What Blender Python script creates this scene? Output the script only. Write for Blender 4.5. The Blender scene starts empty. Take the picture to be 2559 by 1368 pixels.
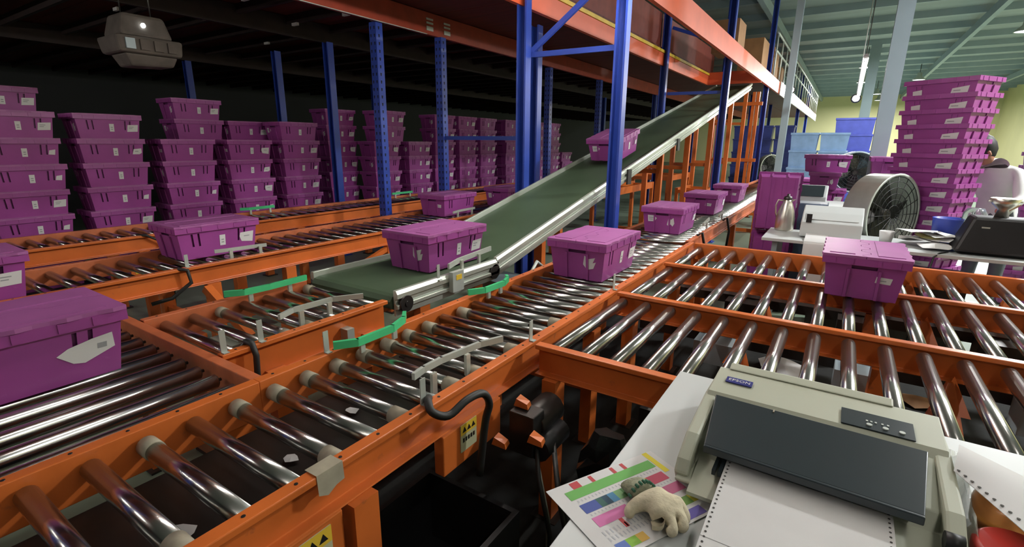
import bpy, bmesh, math, random
from mathutils import Vector, Matrix
random.seed(7)
S = bpy.context.scene
COL = S.collection
# ------------------------------------------------------------------ camera, world, exposure
cd = bpy.data.cameras.new('camera'); cam = bpy.data.objects.new('camera', cd); COL.objects.link(cam)
RR = ((0.8357, 0.1470, -0.5291), (0.5491, -0.2084, 0.8093), (0.0087, -0.9669, -0.2549))
m = Matrix([[r[0], -r[1], -r[2]] for r in RR]).to_4x4(); m.translation = (0, 0, 1.55)
cam.matrix_world = m
cd.sensor_width = 36; cd.lens = 1240 / 2559 * 36; cd.clip_start = 0.02; cd.clip_end = 200
S.camera = cam
w = bpy.data.worlds.new('world'); S.world = w; w.use_nodes = True
w.node_tree.nodes['Background'].inputs[0].default_value = (0.35, 0.42, 0.5, 1)
w.node_tree.nodes['Background'].inputs[1].default_value = 0.05
S.view_settings.view_transform = 'Standard'; S.view_settings.look = 'None'
S.view_settings.gamma = 1; S.view_settings.use_curve_mapping = False
S.view_settings.exposure = 0.0
S.cycles.use_denoising = True
S.cycles.max_bounces = 6; S.cycles.diffuse_bounces = 3; S.cycles.glossy_bounces = 4
S.cycles.transmission_bounces = 6; S.cycles.transparent_max_bounces = 8
S.cycles.sample_clamp_indirect = 6
# lamp powers (watts) tuned in one place
P_MAIN, P_MEZZ, P_NEAR, P_FAR, P_HIGHBAY, P_DESK = 125, 130, 44, 120, 500, 50

# ------------------------------------------------------------------ materials
def srgb(*c):
    return tuple(((x / 255) / 12.92 if x / 255 <= 0.04045 else ((x / 255 + 0.055) / 1.055) ** 2.4) for x in c) + (1,)
def mat(name, rgb, rough=0.5, metal=0.0, vary=0.12, scale=8.0, stretch=(1, 1, 1), bump=0.0, wear=None, wear_amt=0.0, emit=None, trans=0.0, alpha=1.0, coat=0.0):
    M = bpy.data.materials.new(name); M.use_nodes = True
    nt = M.node_tree; b = nt.nodes['Principled BSDF']; L = nt.links.new
    c = srgb(*rgb)
    b.inputs['Roughness'].default_value = rough; b.inputs['Metallic'].default_value = metal
    b.inputs['Transmission Weight'].default_value = trans; b.inputs['Alpha'].default_value = alpha
    b.inputs['Coat Weight'].default_value = coat
    tc = nt.nodes.new('ShaderNodeTexCoord'); mp = nt.nodes.new('ShaderNodeMapping'); mp.inputs['Scale'].default_value = stretch
    L(tc.outputs['Object'], mp.inputs['Vector'])
    n = nt.nodes.new('ShaderNodeTexNoise'); n.inputs['Scale'].default_value = scale; n.inputs['Detail'].default_value = 4
    L(mp.outputs['Vector'], n.inputs['Vector'])
    r = nt.nodes.new('ShaderNodeValToRGB')
    r.color_ramp.elements[0].position = 0.3; r.color_ramp.elements[1].position = 0.7
    lo = tuple(x * (1 - vary) for x in c[:3]) + (1,); hi = tuple(min(1, x * (1 + vary)) for x in c[:3]) + (1,)
    r.color_ramp.elements[0].color = lo; r.color_ramp.elements[1].color = hi
    L(n.outputs['Fac'], r.inputs['Fac'])
    out = r.outputs['Color']
    if wear:
        n2 = nt.nodes.new('ShaderNodeTexNoise'); n2.inputs['Scale'].default_value = scale * 3.1; n2.inputs['Detail'].default_value = 8; n2.inputs['Roughness'].default_value = 0.7
        L(mp.outputs['Vector'], n2.inputs['Vector'])
        r2 = nt.nodes.new('ShaderNodeValToRGB'); r2.color_ramp.elements[0].position = 0.62; r2.color_ramp.elements[1].position = 0.72
        r2.color_ramp.elements[1].color = (wear_amt,) * 3 + (1,)
        L(n2.outputs['Fac'], r2.inputs['Fac'])
        mx = nt.nodes.new('ShaderNodeMix'); mx.data_type = 'RGBA'; mx.inputs[7].default_value = srgb(*wear)
        L(r2.outputs['Color'], mx.inputs[0]); L(out, mx.inputs[6]); out = mx.outputs[2]
    L(out, b.inputs['Base Color'])
    if bump:
        bn = nt.nodes.new('ShaderNodeBump'); bn.inputs['Strength'].default_value = bump; bn.inputs['Distance'].default_value = 0.01
        L(n.outputs['Fac'], bn.inputs['Height']); L(bn.outputs['Normal'], b.inputs['Normal'])
    if emit:
        b.inputs['Emission Color'].default_value = srgb(*emit[0]); b.inputs['Emission Strength'].default_value = emit[1]
    return M
purple = mat('purple_plastic', (150, 66, 140), 0.4, vary=0.1, scale=5, wear=(190, 130, 185), wear_amt=0.25)
purple_recess = mat('purple_recess_shade', (104, 42, 98), 0.45, vary=0.1, scale=5)  # shade inside the tote slots and hand holds, put into the purple
purple_lid = mat('dusty_purple_plastic', (160, 90, 150), 0.48, vary=0.12, scale=4, wear=(185, 150, 178), wear_amt=0.3)
orange = mat('orange_paint', (205, 106, 46), 0.36, vary=0.12, scale=6, wear=(138, 80, 55), wear_amt=0.55)
orange_top = mat('scuffed_orange_paint', (192, 104, 64), 0.45, vary=0.2, scale=9, wear=(150, 120, 100), wear_amt=0.7)
galv = mat('roller_steel', (196, 194, 190), 0.22, 1.0, vary=0.05, scale=6, stretch=(0.3, 1, 1))
steel_dk = mat('dark_steel', (70, 68, 66), 0.4, 0.8)
sleeve = mat('cream_tape', (160, 152, 132), 0.6, vary=0.15, scale=20)
alu = mat('anodised_aluminium', (196, 202, 190), 0.38, 0.55, vary=0.08, scale=5)
alu_plain = mat('pale_grey_metal', (184, 190, 182), 0.45, 0.3, vary=0.1)
belt_m = mat('green_belt', (66, 84, 62), 0.55, vary=0.25, scale=2.2, stretch=(1, 0.5, 1))
blue = mat('blue_paint', (40, 66, 156), 0.35, vary=0.12, scale=4)
blue_dk = mat('dark_slot', (12, 14, 30), 0.8)
green_uhmw = mat('green_plastic', (70, 190, 125), 0.4, vary=0.1, scale=10)
white_m = mat('white_paper', (214, 213, 212), 0.7, vary=0.03, scale=10)
grey_print = mat('grey_print', (150, 152, 155), 0.7, vary=0.1)
beige = mat('beige_printer_plastic', (178, 181, 162), 0.5, vary=0.06, scale=3, wear=(160, 160, 132), wear_amt=0.3)
smoke = mat('smoked_cover', (44, 52, 56), 0.28, vary=0.08, scale=3)
black = mat('black_plastic', (22, 22, 24), 0.5, vary=0.2)
rubber = mat('black_rubber', (30, 30, 28), 0.55, vary=0.2)
desk_m = mat('white_laminate', (198, 202, 201), 0.4, vary=0.03, scale=2)
grey_m = mat('grey_blue_paint', (152, 168, 175), 0.45, vary=0.08, scale=2)
red_m = mat('red_plastic', (190, 52, 44), 0.4, vary=0.06)
amber = mat('amber_plastic', (172, 112, 60), 0.2, trans=0.6, vary=0.1)
yellow = mat('yellow_paint', (228, 190, 60), 0.45, vary=0.1)
cardboard = mat('cardboard', (150, 110, 72), 0.8, vary=0.12)
stainless = mat('stainless_steel', (225, 220, 208), 0.33, 1.0, vary=0.05)
fabric_w = mat('white_cotton', (222, 222, 220), 0.9, vary=0.05)
knit = mat('cream_knit', (206, 196, 168), 0.95, vary=0.12, scale=60, bump=0.4)
cuff_m = mat('sage_knit', (140, 142, 118), 0.95, vary=0.2, scale=80, bump=0.5)
cuff_g = mat('green_stitching', (60, 105, 85), 0.95, vary=0.2, scale=80)
skin_m = mat('skin', (170, 118, 95), 0.6, vary=0.06)
hair_m = mat('dark_hair', (28, 26, 28), 0.6, vary=0.3, scale=40, stretch=(1, 1, 0.2))
trouser = mat('grey_cloth', (90, 92, 98), 0.9)
floor_m = mat('floor_epoxy', (118, 134, 116), 0.42, vary=0.14, scale=1.3, wear=(90, 100, 88), wear_amt=0.5)
deck_m = mat('deck_red_glow', (92, 30, 20), 0.6, vary=0.3, scale=3, stretch=(0.3, 4, 1))  # the red takes in light reflected off the orange beams
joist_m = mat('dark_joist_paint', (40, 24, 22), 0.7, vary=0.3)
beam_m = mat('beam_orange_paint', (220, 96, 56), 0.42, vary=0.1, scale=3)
ceil_m = mat('grey_roof_sheet', (160, 168, 170), 0.6, vary=0.15, scale=0.6, stretch=(0.3, 3, 1))
wall_y = mat('cream_wall', (226, 220, 168), 0.8, vary=0.05, scale=0.5)
wall_d = mat('dark_wall', (60, 62, 66), 0.8, vary=0.1, scale=0.5)
hb_m = mat('lit_diffuser', (255, 255, 250), 0.5, vary=0, emit=((245, 255, 255), 7))
blue_bin = mat('pale_blue_plastic', (130, 165, 205), 0.45)
blue_bin2 = mat('mid_blue_plastic', (74, 84, 170), 0.45)
plast = mat('cloudy_film', (205, 210, 200), 0.25, alpha=0.55, vary=0.15, scale=14, bump=0.6)
glass_m = mat('clear_plastic', (225, 230, 230), 0.1, trans=0.8, vary=0.02)

# ------------------------------------------------------------------ geometry helpers
class MB:
    def __init__(s): s.v = []; s.f = []; s.m = []; s.s = []
    def face(s, idx, m=0, sm=False): s.f.append(tuple(idx)); s.m.append(m); s.s.append(sm)
    def poly(s, pts, m=0):
        b = len(s.v); s.v += [Vector(p) for p in pts]; s.face(range(b, b + len(pts)), m)
    def hexa(s, p, m=0):   # p: 4 bottom (ccw from above) + 4 top
        b = len(s.v); s.v += [Vector(q) for q in p]
        for q in ((3, 2, 1, 0), (4, 5, 6, 7), (0, 1, 5, 4), (1, 2, 6, 5), (2, 3, 7, 6), (3, 0, 4, 7)): s.face([b + i for i in q], m)
    def box(s, x0, x1, y0, y1, z0, z1, m=0):
        x0, x1 = sorted((x0, x1)); y0, y1 = sorted((y0, y1)); z0, z1 = sorted((z0, z1))
        s.hexa(((x0, y0, z0), (x1, y0, z0), (x1, y1, z0), (x0, y1, z0), (x0, y0, z1), (x1, y0, z1), (x1, y1, z1), (x0, y1, z1)), m)
    def bar(s, a, b, w, h, m=0, up=(0, 0, 1)):   # rectangular bar from a to b
        a = Vector(a); b = Vector(b); d = (b - a).normalized(); u = Vector(up)
        if abs(d.dot(u)) > 0.98: u = Vector((0, 1, 0))
        x = d.cross(u).normalized() * w / 2; z = x.cross(d).normalized() * h / 2
        s.hexa([a - x - z, a + x - z, b + x - z, b - x - z, a - x + z, a + x + z, b + x + z, b - x + z], m)
    def cyl(s, a, b, r, r2=None, n=12, m=0, caps=True, mcap=None):
        a = Vector(a); b = Vector(b); d = (b - a).normalized(); r2 = r if r2 is None else r2
        u = d.orthogonal().normalized(); v = d.cross(u); k = len(s.v)
        for i in range(n):
            t = 2 * math.pi * i / n; o = u * math.cos(t) + v * math.sin(t)
            s.v += [a + o * r, b + o * r2]
        for i in range(n):
            j = (i + 1) % n; s.face((k + 2 * i, k + 2 * j, k + 2 * j + 1, k + 2 * i + 1), m, True)
        if caps:
            mc = m if mcap is None else mcap
            s.face([k + 2 * i for i in reversed(range(n))], mc); s.face([k + 2 * i + 1 for i in range(n)], mc)
    def tube(s, pts, r, n=8, m=0):
        pts = [Vector(p) for p in pts]; k = len(s.v); N = len(pts); x = None
        for i, p in enumerate(pts):
            d = (pts[min(i + 1, N - 1)] - pts[max(i - 1, 0)]).normalized()
            x = d.orthogonal().normalized() if x is None else (x - d * x.dot(d)).normalized()
            y = x.cross(d); rr = r[i] if isinstance(r, (list, tuple)) else r
            for j in range(n):
                t = 2 * math.pi * j / n; s.v.append(p + x * math.cos(t) * rr + y * math.sin(t) * rr)
        for i in range(N - 1):
            for j in range(n):
                q = (j + 1) % n; s.face((k + i * n + j, k + i * n + q, k + (i + 1) * n + q, k + (i + 1) * n + j), m, True)
        s.face([k + j for j in reversed(range(n))], m); s.face([k + (N - 1) * n + j for j in range(n)], m)
    def lathe(s, prof, c=(0, 0, 0), n=24, m=0, axis=None):
        c = Vector(c); k = len(s.v); A = Matrix.Identity(3) if axis is None else Vector(axis).to_track_quat('Z', 'Y').to_matrix()
        for r, z in prof:
            for j in range(n):
                t = 2 * math.pi * j / n; s.v.append(c + A @ Vector((r * math.cos(t), r * math.sin(t), z)))
        for i in range(len(prof) - 1):
            for j in range(n):
                q = (j + 1) % n; s.face((k + i * n + j, k + i * n + q, k + (i + 1) * n + q, k + (i + 1) * n + j), m, True)
        if prof[0][0] > 1e-5: s.face([k + j for j in reversed(range(n))], m)
        if prof[-1][0] > 1e-5: s.face([k + (len(prof) - 1) * n + j for j in range(n)], m)
    def prism(s, prof, a, b, U, W, m=0):   # closed 2D profile swept from a to b
        a = Vector(a); b = Vector(b); U = Vector(U); W = Vector(W); k = len(s.v); n = len(prof)
        s.v += [a + U * p[0] + W * p[1] for p in prof] + [b + U * p[0] + W * p[1] for p in prof]
        for i in range(n):
            j = (i + 1) % n; s.face((k + i, k + j, k + n + j, k + n + i), m)
        s.face([k + i for i in reversed(range(n))], m); s.face([k + n + i for i in range(n)], m)
    def build(s, name, mats, parent=None, local=False, bevel=0, loc=None):
        off = Vector((0, 0, 0))
        if parent is not None and not local: off = wloc(parent)
        if loc is not None: off = Vector(loc)
        me = bpy.data.meshes.new(name); me.from_pydata([tuple(p - off) for p in s.v], [], s.f)
        for M in (mats if isinstance(mats, (list, tuple)) else [mats]): me.materials.append(M)
        me.polygons.foreach_set('material_index', s.m); me.polygons.foreach_set('use_smooth', s.s)
        bm = bmesh.new(); bm.from_mesh(me); bmesh.ops.recalc_face_normals(bm, faces=bm.faces); bm.to_mesh(me); bm.free()
        me.update()
        o = bpy.data.objects.new(name, me); COL.objects.link(o)
        if parent is not None: o.parent = parent
        if loc is not None: o.location = loc
        if bevel:
            md = o.modifiers.new('bevel', 'BEVEL'); md.width = bevel; md.segments = 2; md.limit_method = 'ANGLE'; md.angle_limit = math.radians(40)
        return o
def wloc(o):
    p = Vector((0, 0, 0))
    while o is not None: p += o.location; o = o.parent
    return p
def tag(o, label=None, cat=None, group=None, kind=None):
    if label: o['label'] = label
    if cat: o['category'] = cat
    if group: o['group'] = group
    if kind: o['kind'] = kind
    return o
def thing(name, label, cat, loc, group=None, rz=0):
    o = bpy.data.objects.new(name, None); o.empty_display_size = 0.1; COL.objects.link(o)
    o.location = loc; o.rotation_euler = (0, 0, rz)
    return tag(o, label, cat, group)
def copy_tree(o, parent=None):
    c = o.copy(); COL.objects.link(c)
    if parent is not None: c.parent = parent
    for ch in list(o.children): copy_tree(ch, c)
    return c
def part(mb, name, mats, parent, **k): return mb.build(name, mats, parent, **k)
def inst(o, parent, loc):
    c = o.copy(); COL.objects.link(c); c.parent = parent; c.location = Vector(loc); return c
def boxpart(name, M, parent, x0, x1, y0, y1, z0, z1, bevel=0):
    b = MB(); b.box(x0, x1, y0, y1, z0, z1); return b.build(name, M, parent, bevel=bevel)
ORD = 'zero first second third fourth fifth sixth seventh eighth ninth tenth eleventh twelfth thirteenth fourteenth fifteenth sixteenth seventeenth eighteenth nineteenth twentieth'.split()

# ------------------------------------------------------------------ lamps
def area(name, loc, sx, sy, power, parent, col=(1, 0.98, 0.95), rot=(0, 0, 0), spread=180):
    l = bpy.data.lights.new(name, 'AREA'); l.shape = 'RECTANGLE'; l.size = sx; l.size_y = sy; l.energy = power; l.color = col
    l.spread = math.radians(spread)
    o = bpy.data.objects.new(name, l); COL.objects.link(o); o.parent = parent; o.location = Vector(loc) - wloc(parent); o.rotation_euler = rot
    return o
def strip_lamp(label, p0, p1, power, group=None, hang=None, col=(255, 250, 242)):
    p0 = Vector(p0); p1 = Vector(p1); d = (p1 - p0).normalized(); q = d.cross(Vector((0, 0, 1))); up = Vector((0, 0, 1)); mid = (p0 + p1) / 2
    t = thing('strip_lamp', label, 'lamp', mid, group)
    b = MB(); b.prism([(-0.03, 0.03), (0.03, 0.03), (0.02, 0.07), (-0.02, 0.07)], p0, p1, q, up); b.build('housing', white_m, t)
    r = 0.016; L = (p1 - p0).length - 0.04
    M = mat('lit_tube', (255, 255, 250), 0.5, vary=0, emit=(col, power / (math.pi * 2 * math.pi * r * L)))
    b = MB(); b.cyl(p0 + d * 0.02, p1 - d * 0.02, r, n=12); b.build('tube', M, t)
    for c in (p0 + d * 0.05, p1 - d * 0.05):
        b = MB(); b.bar(c - d * 0.03 + up * 0.006, c + d * 0.03 + up * 0.006, 0.036, 0.048); b.build('lamp_holder', white_m, t)
    if hang:
        for c in (p0 + d * 0.3, p1 - d * 0.3):
            b = MB(); b.cyl(c + up * 0.07, Vector((c.x, c.y, hang)), 0.004, n=6); b.build('hanger_wire', steel_dk, t)
    return t
def flood(label, c, d, power, group=None):
    c = Vector(c); d = Vector(d).normalized(); t = thing('flood_lamp', label, 'lamp', c, group)
    b = MB(); b.lathe([(0.03, -0.12), (0.06, -0.1), (0.1, -0.02), (0.105, 0.0), (0.09, 0.0)], c, 20, axis=d); b.build('shell', steel_dk, t)
    M = mat('lit_flood', (255, 250, 235), 0.5, vary=0, emit=((255, 250, 235), 60))
    b = MB(); b.lathe([(0.0, 0.004), (0.06, 0.002), (0.092, -0.006)], c, 20, axis=d); b.build('lens', M, t)
    l = bpy.data.lights.new('light', 'SPOT'); l.energy = power; l.spot_size = 2.2; l.spot_blend = 0.6; l.shadow_soft_size = 0.08; l.color = (1, 0.97, 0.88)
    o = bpy.data.objects.new('light', l); COL.objects.link(o); o.parent = t; o.location = d * 0.03; o.rotation_euler = d.to_track_quat('-Z', 'Y').to_euler()
    return t
def highbay(label, x, y, z, power):
    t = thing('high_bay_lamp', label, 'lamp', (x, y, z), 'high bay lamps under the roof')
    b = MB(); b.lathe([(0.05, 0.32), (0.09, 0.3), (0.1, 0.16), (0.24, 0.03), (0.25, 0.0), (0.235, 0.0), (0.09, 0.14), (0.0, 0.15)], (x, y, z), 20); b.build('reflector', alu_plain, t)
    b = MB(); b.lathe([(0.0, 0.01), (0.225, 0.01), (0.2, 0.04), (0, 0.06)], (x, y, z), 20); b.build('diffuser', hb_m, t)
    b = MB(); b.cyl((x, y, z + 0.3), (x, y, ROOF), 0.012, n=6); b.build('hanger_rod', steel_dk, t)
    area('light', (x, y, z - 0.02), 0.45, 0.45, power, t, (0.98, 1, 1))
    return t
ROOF = 5.2
strip_lamp('long white strip lamp hung above the aisle in front of the far wall', (0.02, 8.2, 2.62), (0.02, 14.2, 2.62), P_FAR, hang=ROOF)
strip_lamp('white strip lamp along the mezzanine edge beam above the main rollers', (-1.42, 1.5, 2.69), (-1.42, 4.3, 2.69), P_MAIN, hang=ROOF)
strip_lamp('white strip lamp over the near packing desk', (0.95, -1.6, 2.8), (0.95, 1.6, 2.8), P_NEAR, hang=ROOF)
strip_lamp('white strip lamp over the second packing desk', (1.3, 2.6, 2.95), (1.3, 5.4, 2.95), P_DESK, hang=ROOF)
for i, x in enumerate((-8.7, -6.3, -3.9)):
    strip_lamp('white strip lamp under the mezzanine behind the camera, %s from the left' % ('first', 'second', 'third')[i], (x, -1.3, 2.62), (x + 2.1, -1.3, 2.62), P_MEZZ / 3, hang=2.98)
fl = flood('bright flood lamp at the far end of the long strip lamp', (-0.02, 14.6, 2.62), (0.05, -1, -0.25), 200)
b = MB(); b.cyl((-0.02, 14.64, 2.7), (-0.02, 14.64, ROOF), 0.01, n=6); b.build('hanger_rod', white_m, fl)
fl = flood('bright flood lamp fixed to the mezzanine edge beside the slim grey column', (-1.47, 15.5, 2.95), (0.35, -1, -0.3), 90)
b = MB(); b.bar((-1.6, 15.56, 2.93), (-1.47, 15.56, 2.93), 0.02, 0.03); b.build('arm', steel_dk, fl)
for i, (x, y) in enumerate(((1.2, 42), (2.2, 30), (0.12, 24.5), (0.1, 30), (3.6, 6.5), (3.2, 12), (3.4, 19), (0.9, 37))):  # the two by the cream wall are added to brighten it
    highbay(('added high bay lamp nearest the cream wall to brighten it', 'brightest oval high bay lamp right of the tall grey column', 'small high bay lamp nearest the roof left of the grey column', 'small high bay lamp just below another in the roof',
             'high bay lamp outside the frame above the packing desks', 'high bay lamp above the tote stacks to the right', 'high bay lamp farther along the right aisle', 'added high bay lamp close to the cream wall for more light')[i], x, y, ROOF - 0.75, P_HIGHBAY)

# ------------------------------------------------------------------ setting
def struct(name, M, *bx):
    b = MB()
    for q in bx: b.box(*q)
    return tag(b.build(name, M), kind='structure')
struct('floor', floor_m, (-14, 8, -6, 46, -0.1, 0))
struct('wall_back', wall_y, (-14, 8, 46, 46.2, 0, ROOF + 0.3))
struct('wall_left', wall_d, (-14.2, -14, -6, 46, 0, ROOF + 0.3))
struct('wall_right', wall_y, (8, 8.2, -6, 46, 0, ROOF + 0.3))
struct('wall_front', wall_d, (-14, 8, -6.2, -6, 0, ROOF + 0.3))
ce = struct('ceiling', ceil_m, (-14, 8, -6, 46, ROOF, ROOF + 0.1))
for i in range(26):
    y = -5 + i * 2.0
    b = MB(); b.prism([(0, 0), (0.07, 0), (0.07, 0.01), (0.01, 0.01), (0.01, 0.17), (0.07, 0.17), (0.07, 0.18), (0, 0.18)], (-13.9, y, ROOF - 0.18), (7.9, y, ROOF - 0.18), (0, 1, 0), (0, 0, 1))
    b.build('purlin', grey_m, ce)
for x in (-2.2, 2.6, 6.2):
    boxpart('roof_girder', grey_m, ce, x - 0.06, x + 0.06, -6, 46, ROOF - 0.42, ROOF - 0.18)

# steel building columns
def column(label, x, y, wd=0.17):
    t = thing('steel_column', label, 'column', (x, y, 0))
    h = wd / 2
    b = MB(); b.box(x - h, x + h, y - h, y - h + 0.014, 0, ROOF - 0.18); b.box(x - h, x + h, y + h - 0.014, y + h, 0, ROOF - 0.18); b.box(x - 0.006, x + 0.006, y - h + 0.014, y + h - 0.014, 0, ROOF - 0.18); b.build('shaft', grey_m, t)
    boxpart('base_plate', grey_m, t, x - h - 0.05, x + h + 0.05, y - h - 0.05, y + h + 0.05, 0, 0.02)
column('tall pale grey steel column behind the big drum fan', 0.33, 8.0)
column('slim grey steel column beside the far mezzanine railing', -1.02, 10.4, 0.11)
column('distant grey steel column near the blue bins', 0.3, 22.0, 0.3)

# ------------------------------------------------------------------ mezzanine: deck, beams, posts
DZ = 2.98
dk = thing('mezzanine_deck', 'dark red mezzanine deck over the tote stacks and conveyors', 'platform', (-6, 10, DZ))
def deckpanel(x0, x1, y0, y1):
    boxpart('deck_panel', deck_m, dk, x0, x1, y0 + 0.004, y1 - 0.004, DZ, DZ + 0.035)
yy = -6.0
while yy < 30:
    for x0, x1 in ((-13.9, -9.0), (-8.99, -5.76), (-5.75, -4.23), (-4.22, -2.66)): deckpanel(x0, x1, yy, yy + 1.2)
    if yy > 11 or yy < 2.0: deckpanel(-2.65, -1.62, yy, yy + 1.2)
    yy += 1.2
for k in range(60):
    y = -5.7 + k * 0.6
    b = MB(); b.prism([(0, 0), (0.04, 0), (0.04, 0.008), (0.008, 0.008), (0.008, 0.1), (0, 0.1)], (-13.8, y, DZ - 0.1), (-4.3, y, DZ - 0.1), (0, 1, 0), (0, 0, 1)); b.build('joist', joist_m, dk)
# fixing clips whose glints are painted as white boxes on the joists
clips = [(-5.0, 2.4), (-4.9, 2.9), (-5.05, 3.0), (-6.2, 3.2), (-4.7, 3.9), (-4.6, 4.2), (-4.55, 4.9), (-4.5, 6.2), (-5.3, 2.6), (-7.0, 4.4), (-6.0, 5.0), (-4.8, 7.5), (-6.6, 2.5), (-5.6, 3.9), (-4.75, 1.75), (-4.8, 1.9), (-4.7, 2.05), (-4.5, 2.55), (-4.45, 3.05), (-4.4, 3.3), (-4.42, 3.62), (-4.5, 4.55), (-4.35, 5.4), (-4.4, 6.9)]
for x, y in clips:
    b = MB(); b.box(x - 0.05, x + 0.05, y - 0.014, y + 0.014, DZ - 0.13, DZ - 0.1); b.build('clip_glint', white_m, dk)

def cbeam(x, y0, y1, z0, z1, face=1, M=beam_m, label='', lip=None, group=None):
    """channel beam along y; face=+1: web on +x side"""
    t = thing('rack_beam', label, 'beam', (x, (y0 + y1) / 2, z0), group)
    h = z1 - z0; f = face
    b = MB()
    b.prism([(0, 0), (0, h), (-0.045 * f, h), (-0.045 * f, h - 0.012), (-0.012 * f, h - 0.03), (-0.012 * f, h * 0.62), (-0.022 * f, h * 0.55), (-0.022 * f, h * 0.42), (-0.012 * f, h * 0.36), (-0.012 * f, 0.02), (-0.045 * f, 0.01), (-0.045 * f, 0)], (x, y0, z0), (x, y1, z0), (1, 0, 0), (0, 0, 1))
    b.build('channel', M, t)
    if lip:
        b = MB(); b.box(x - 0.05 * f, x + 0.012 * f, y0, y1, z1 + 0.004, z1 + 0.045); b.build('edge_strip', lip, t)
    return t
cbeam(-1.60, -5.9, 2.2, 2.78, 2.98, label='orange edge beam of the mezzanine behind the camera end')
cbeam(-1.60, 2.2, 30, 2.76, 3.02, label='long orange edge beam over the aisle, right of the incline opening')
cbeam(-2.62, 2.2, 11.35, 2.74, 2.92, lip=yellow, label='orange beam with a yellow edge strip left of the incline opening')
cbeam(-4.2, -5.9, 30, 2.74, 2.97, M=mat('shaded_beam_orange', (150, 52, 28), 0.5, vary=0.15), label='beam tinted dull red for shade above the perforated posts')  # orange beam paint with the shade under the deck put into its colour
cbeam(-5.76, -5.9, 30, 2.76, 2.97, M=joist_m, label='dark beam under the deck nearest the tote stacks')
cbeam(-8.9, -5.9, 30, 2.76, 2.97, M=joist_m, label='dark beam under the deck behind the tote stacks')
b = MB(); b.box(-2.64, -1.62, 11.35, 11.4, 2.74, 2.98); tag(b.build('rack_beam', beam_m, loc=(-2.1, 11.4, 2.74)), 'short orange beam across the top of the incline opening', 'beam')

# perforated upright post with rows of teardrop slots on its faces
def post_mesh(h, slots=True):
    b = MB(); a, d = 0.05, 0.045
    # open C section, web to -y side with slots shown as recessed dark plates
    b.prism([(-a, -d), (a, -d), (a, d), (a - 0.018, d), (a - 0.018, d - 0.006), (a - 0.006, d - 0.006), (a - 0.006, -d + 0.006), (-a + 0.006, -d + 0.006), (-a + 0.006, d - 0.006), (-a + 0.018, d - 0.006), (-a + 0.018, d), (-a, d)], (0, 0, 0), (0, 0, h), (1, 0, 0), (0, 1, 0))
    if slots:
        z = 0.12
        while z < h - 0.05:
            for x in (-0.026, 0.026):
                b.hexa([(x - 0.005, -d - 0.0012, z), (x + 0.005, -d - 0.0012, z), (x + 0.005, -d + 0.001, z), (x - 0.005, -d + 0.001, z), (x - 0.009, -d - 0.0012, z + 0.03), (x + 0.009, -d - 0.0012, z + 0.03), (x + 0.009, -d + 0.001, z + 0.03), (x - 0.009, -d + 0.001, z + 0.03)], 1)
            b.hexa([(a - 0.001, -0.012, z), (a + 0.0012, -0.012, z), (a + 0.0012, 0.0, z), (a - 0.001, 0.0, z), (a - 0.001, -0.016, z + 0.03), (a + 0.0012, -0.016, z + 0.03), (a + 0.0012, 0.004, z + 0.03), (a - 0.001, 0.004, z + 0.03)], 1)
            z += 0.075
    return b
proto_post = {}
def post(x, y, h, label, group=None, slots=False):
    t = thing('rack_post', label, 'post', (x, y, 0), group)
    key = (round(h, 2), slots)
    if key not in proto_post:
        o = post_mesh(h, slots).build('upright', [blue, blue_dk], t, local=True); proto_post[key] = o
    else: o = inst(proto_post[key], t, (0, 0, 0))
    if not slots: o.rotation_euler = (0, 0, math.pi)
    boxpart('foot_plate', blue, t, x - 0.08, x + 0.08, y - 0.08, y + 0.08, 0, 0.01)
    return t
def brace(t, a, bb):
    b = MB(); b.bar(a, bb, 0.03, 0.045); b.build('brace', blue, t)
TALL = 3.9
p1 = post(-1.7, 4.24, 4.6, 'nearest blue post, standing right of the incline in front of the belt')
brace(p1, (-1.75, 4.24, 2.33), (-2.55, 4.2, 2.33)); brace(p1, (-1.75, 4.24, 2.95), (-2.55, 4.2, 2.36)); brace(p1, (-1.75, 4.24, 3.05), (-2.55, 4.2, 3.65))
p1b = post(-2.6, 4.14, 4.6, 'dark blue post left of the incline, tied to the nearest blue post')
p2 = post(-1.7, 8.5, 4.6, 'blue post halfway up the incline on its right side')
brace(p2, (-1.75, 8.5, 2.33), (-2.55, 8.4, 2.33)); brace(p2, (-1.75, 8.5, 3.0), (-2.55, 8.4, 3.3))
post(-2.6, 8.3, 4.6, 'blue post standing behind the yellow edged beam')
post(-1.7, 12.75, 4.9, 'bright edged blue post beyond the top of the incline')
post(-2.6, 12.75, 4.9, 'blue post in shade behind the bright edged post')
for i, y in enumerate((17.0, 21.2, 25.5)):
    post(-1.7, y, 4.0, 'blue post along the aisle edge, %s beyond the bright edged post' % ORD[i + 1])
    post(-2.6, y, 4.0, 'inner blue post under the far mezzanine, %s beyond the bright edged post' % ORD[i + 1])
post(-4.28, 3.92, 2.74, 'blue perforated post between the two roller lines, left one', slots=True)
pc = post(-4.22, 4.86, 2.74, 'blue perforated post behind the tote, right of a similar one', slots=True)
brace(pc, (-4.17, 4.86, 1.6), (-2.97, 4.86, 1.6))
post(-2.92, 4.9, 2.74, 'blue post tucked behind the dark post left of the incline')
for y in (4.66, 4.96):
    for z, h in ((2.78, 0.045), (2.85, 0.02), (2.89, 0.02)):
        b = MB(); b.box(-4.198, -4.19, y - 0.06, y + 0.05, z, z + h); b.build('splice_strip', alu_plain, pc)
b = MB(); b.box(-4.2, -4.185, -2, 4.6, 2.735, 2.742); b.build('beam_lip_highlight', alu_plain, pc)  # pale strip paints the highlight along the beam's lower edge
post(-5.72, 4.42, 2.76, 'dark blue post beyond the far conveyor, left of the stack gap')
post(-6.9, 4.45, 2.76, 'blue post showing above the stacked totes')
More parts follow.
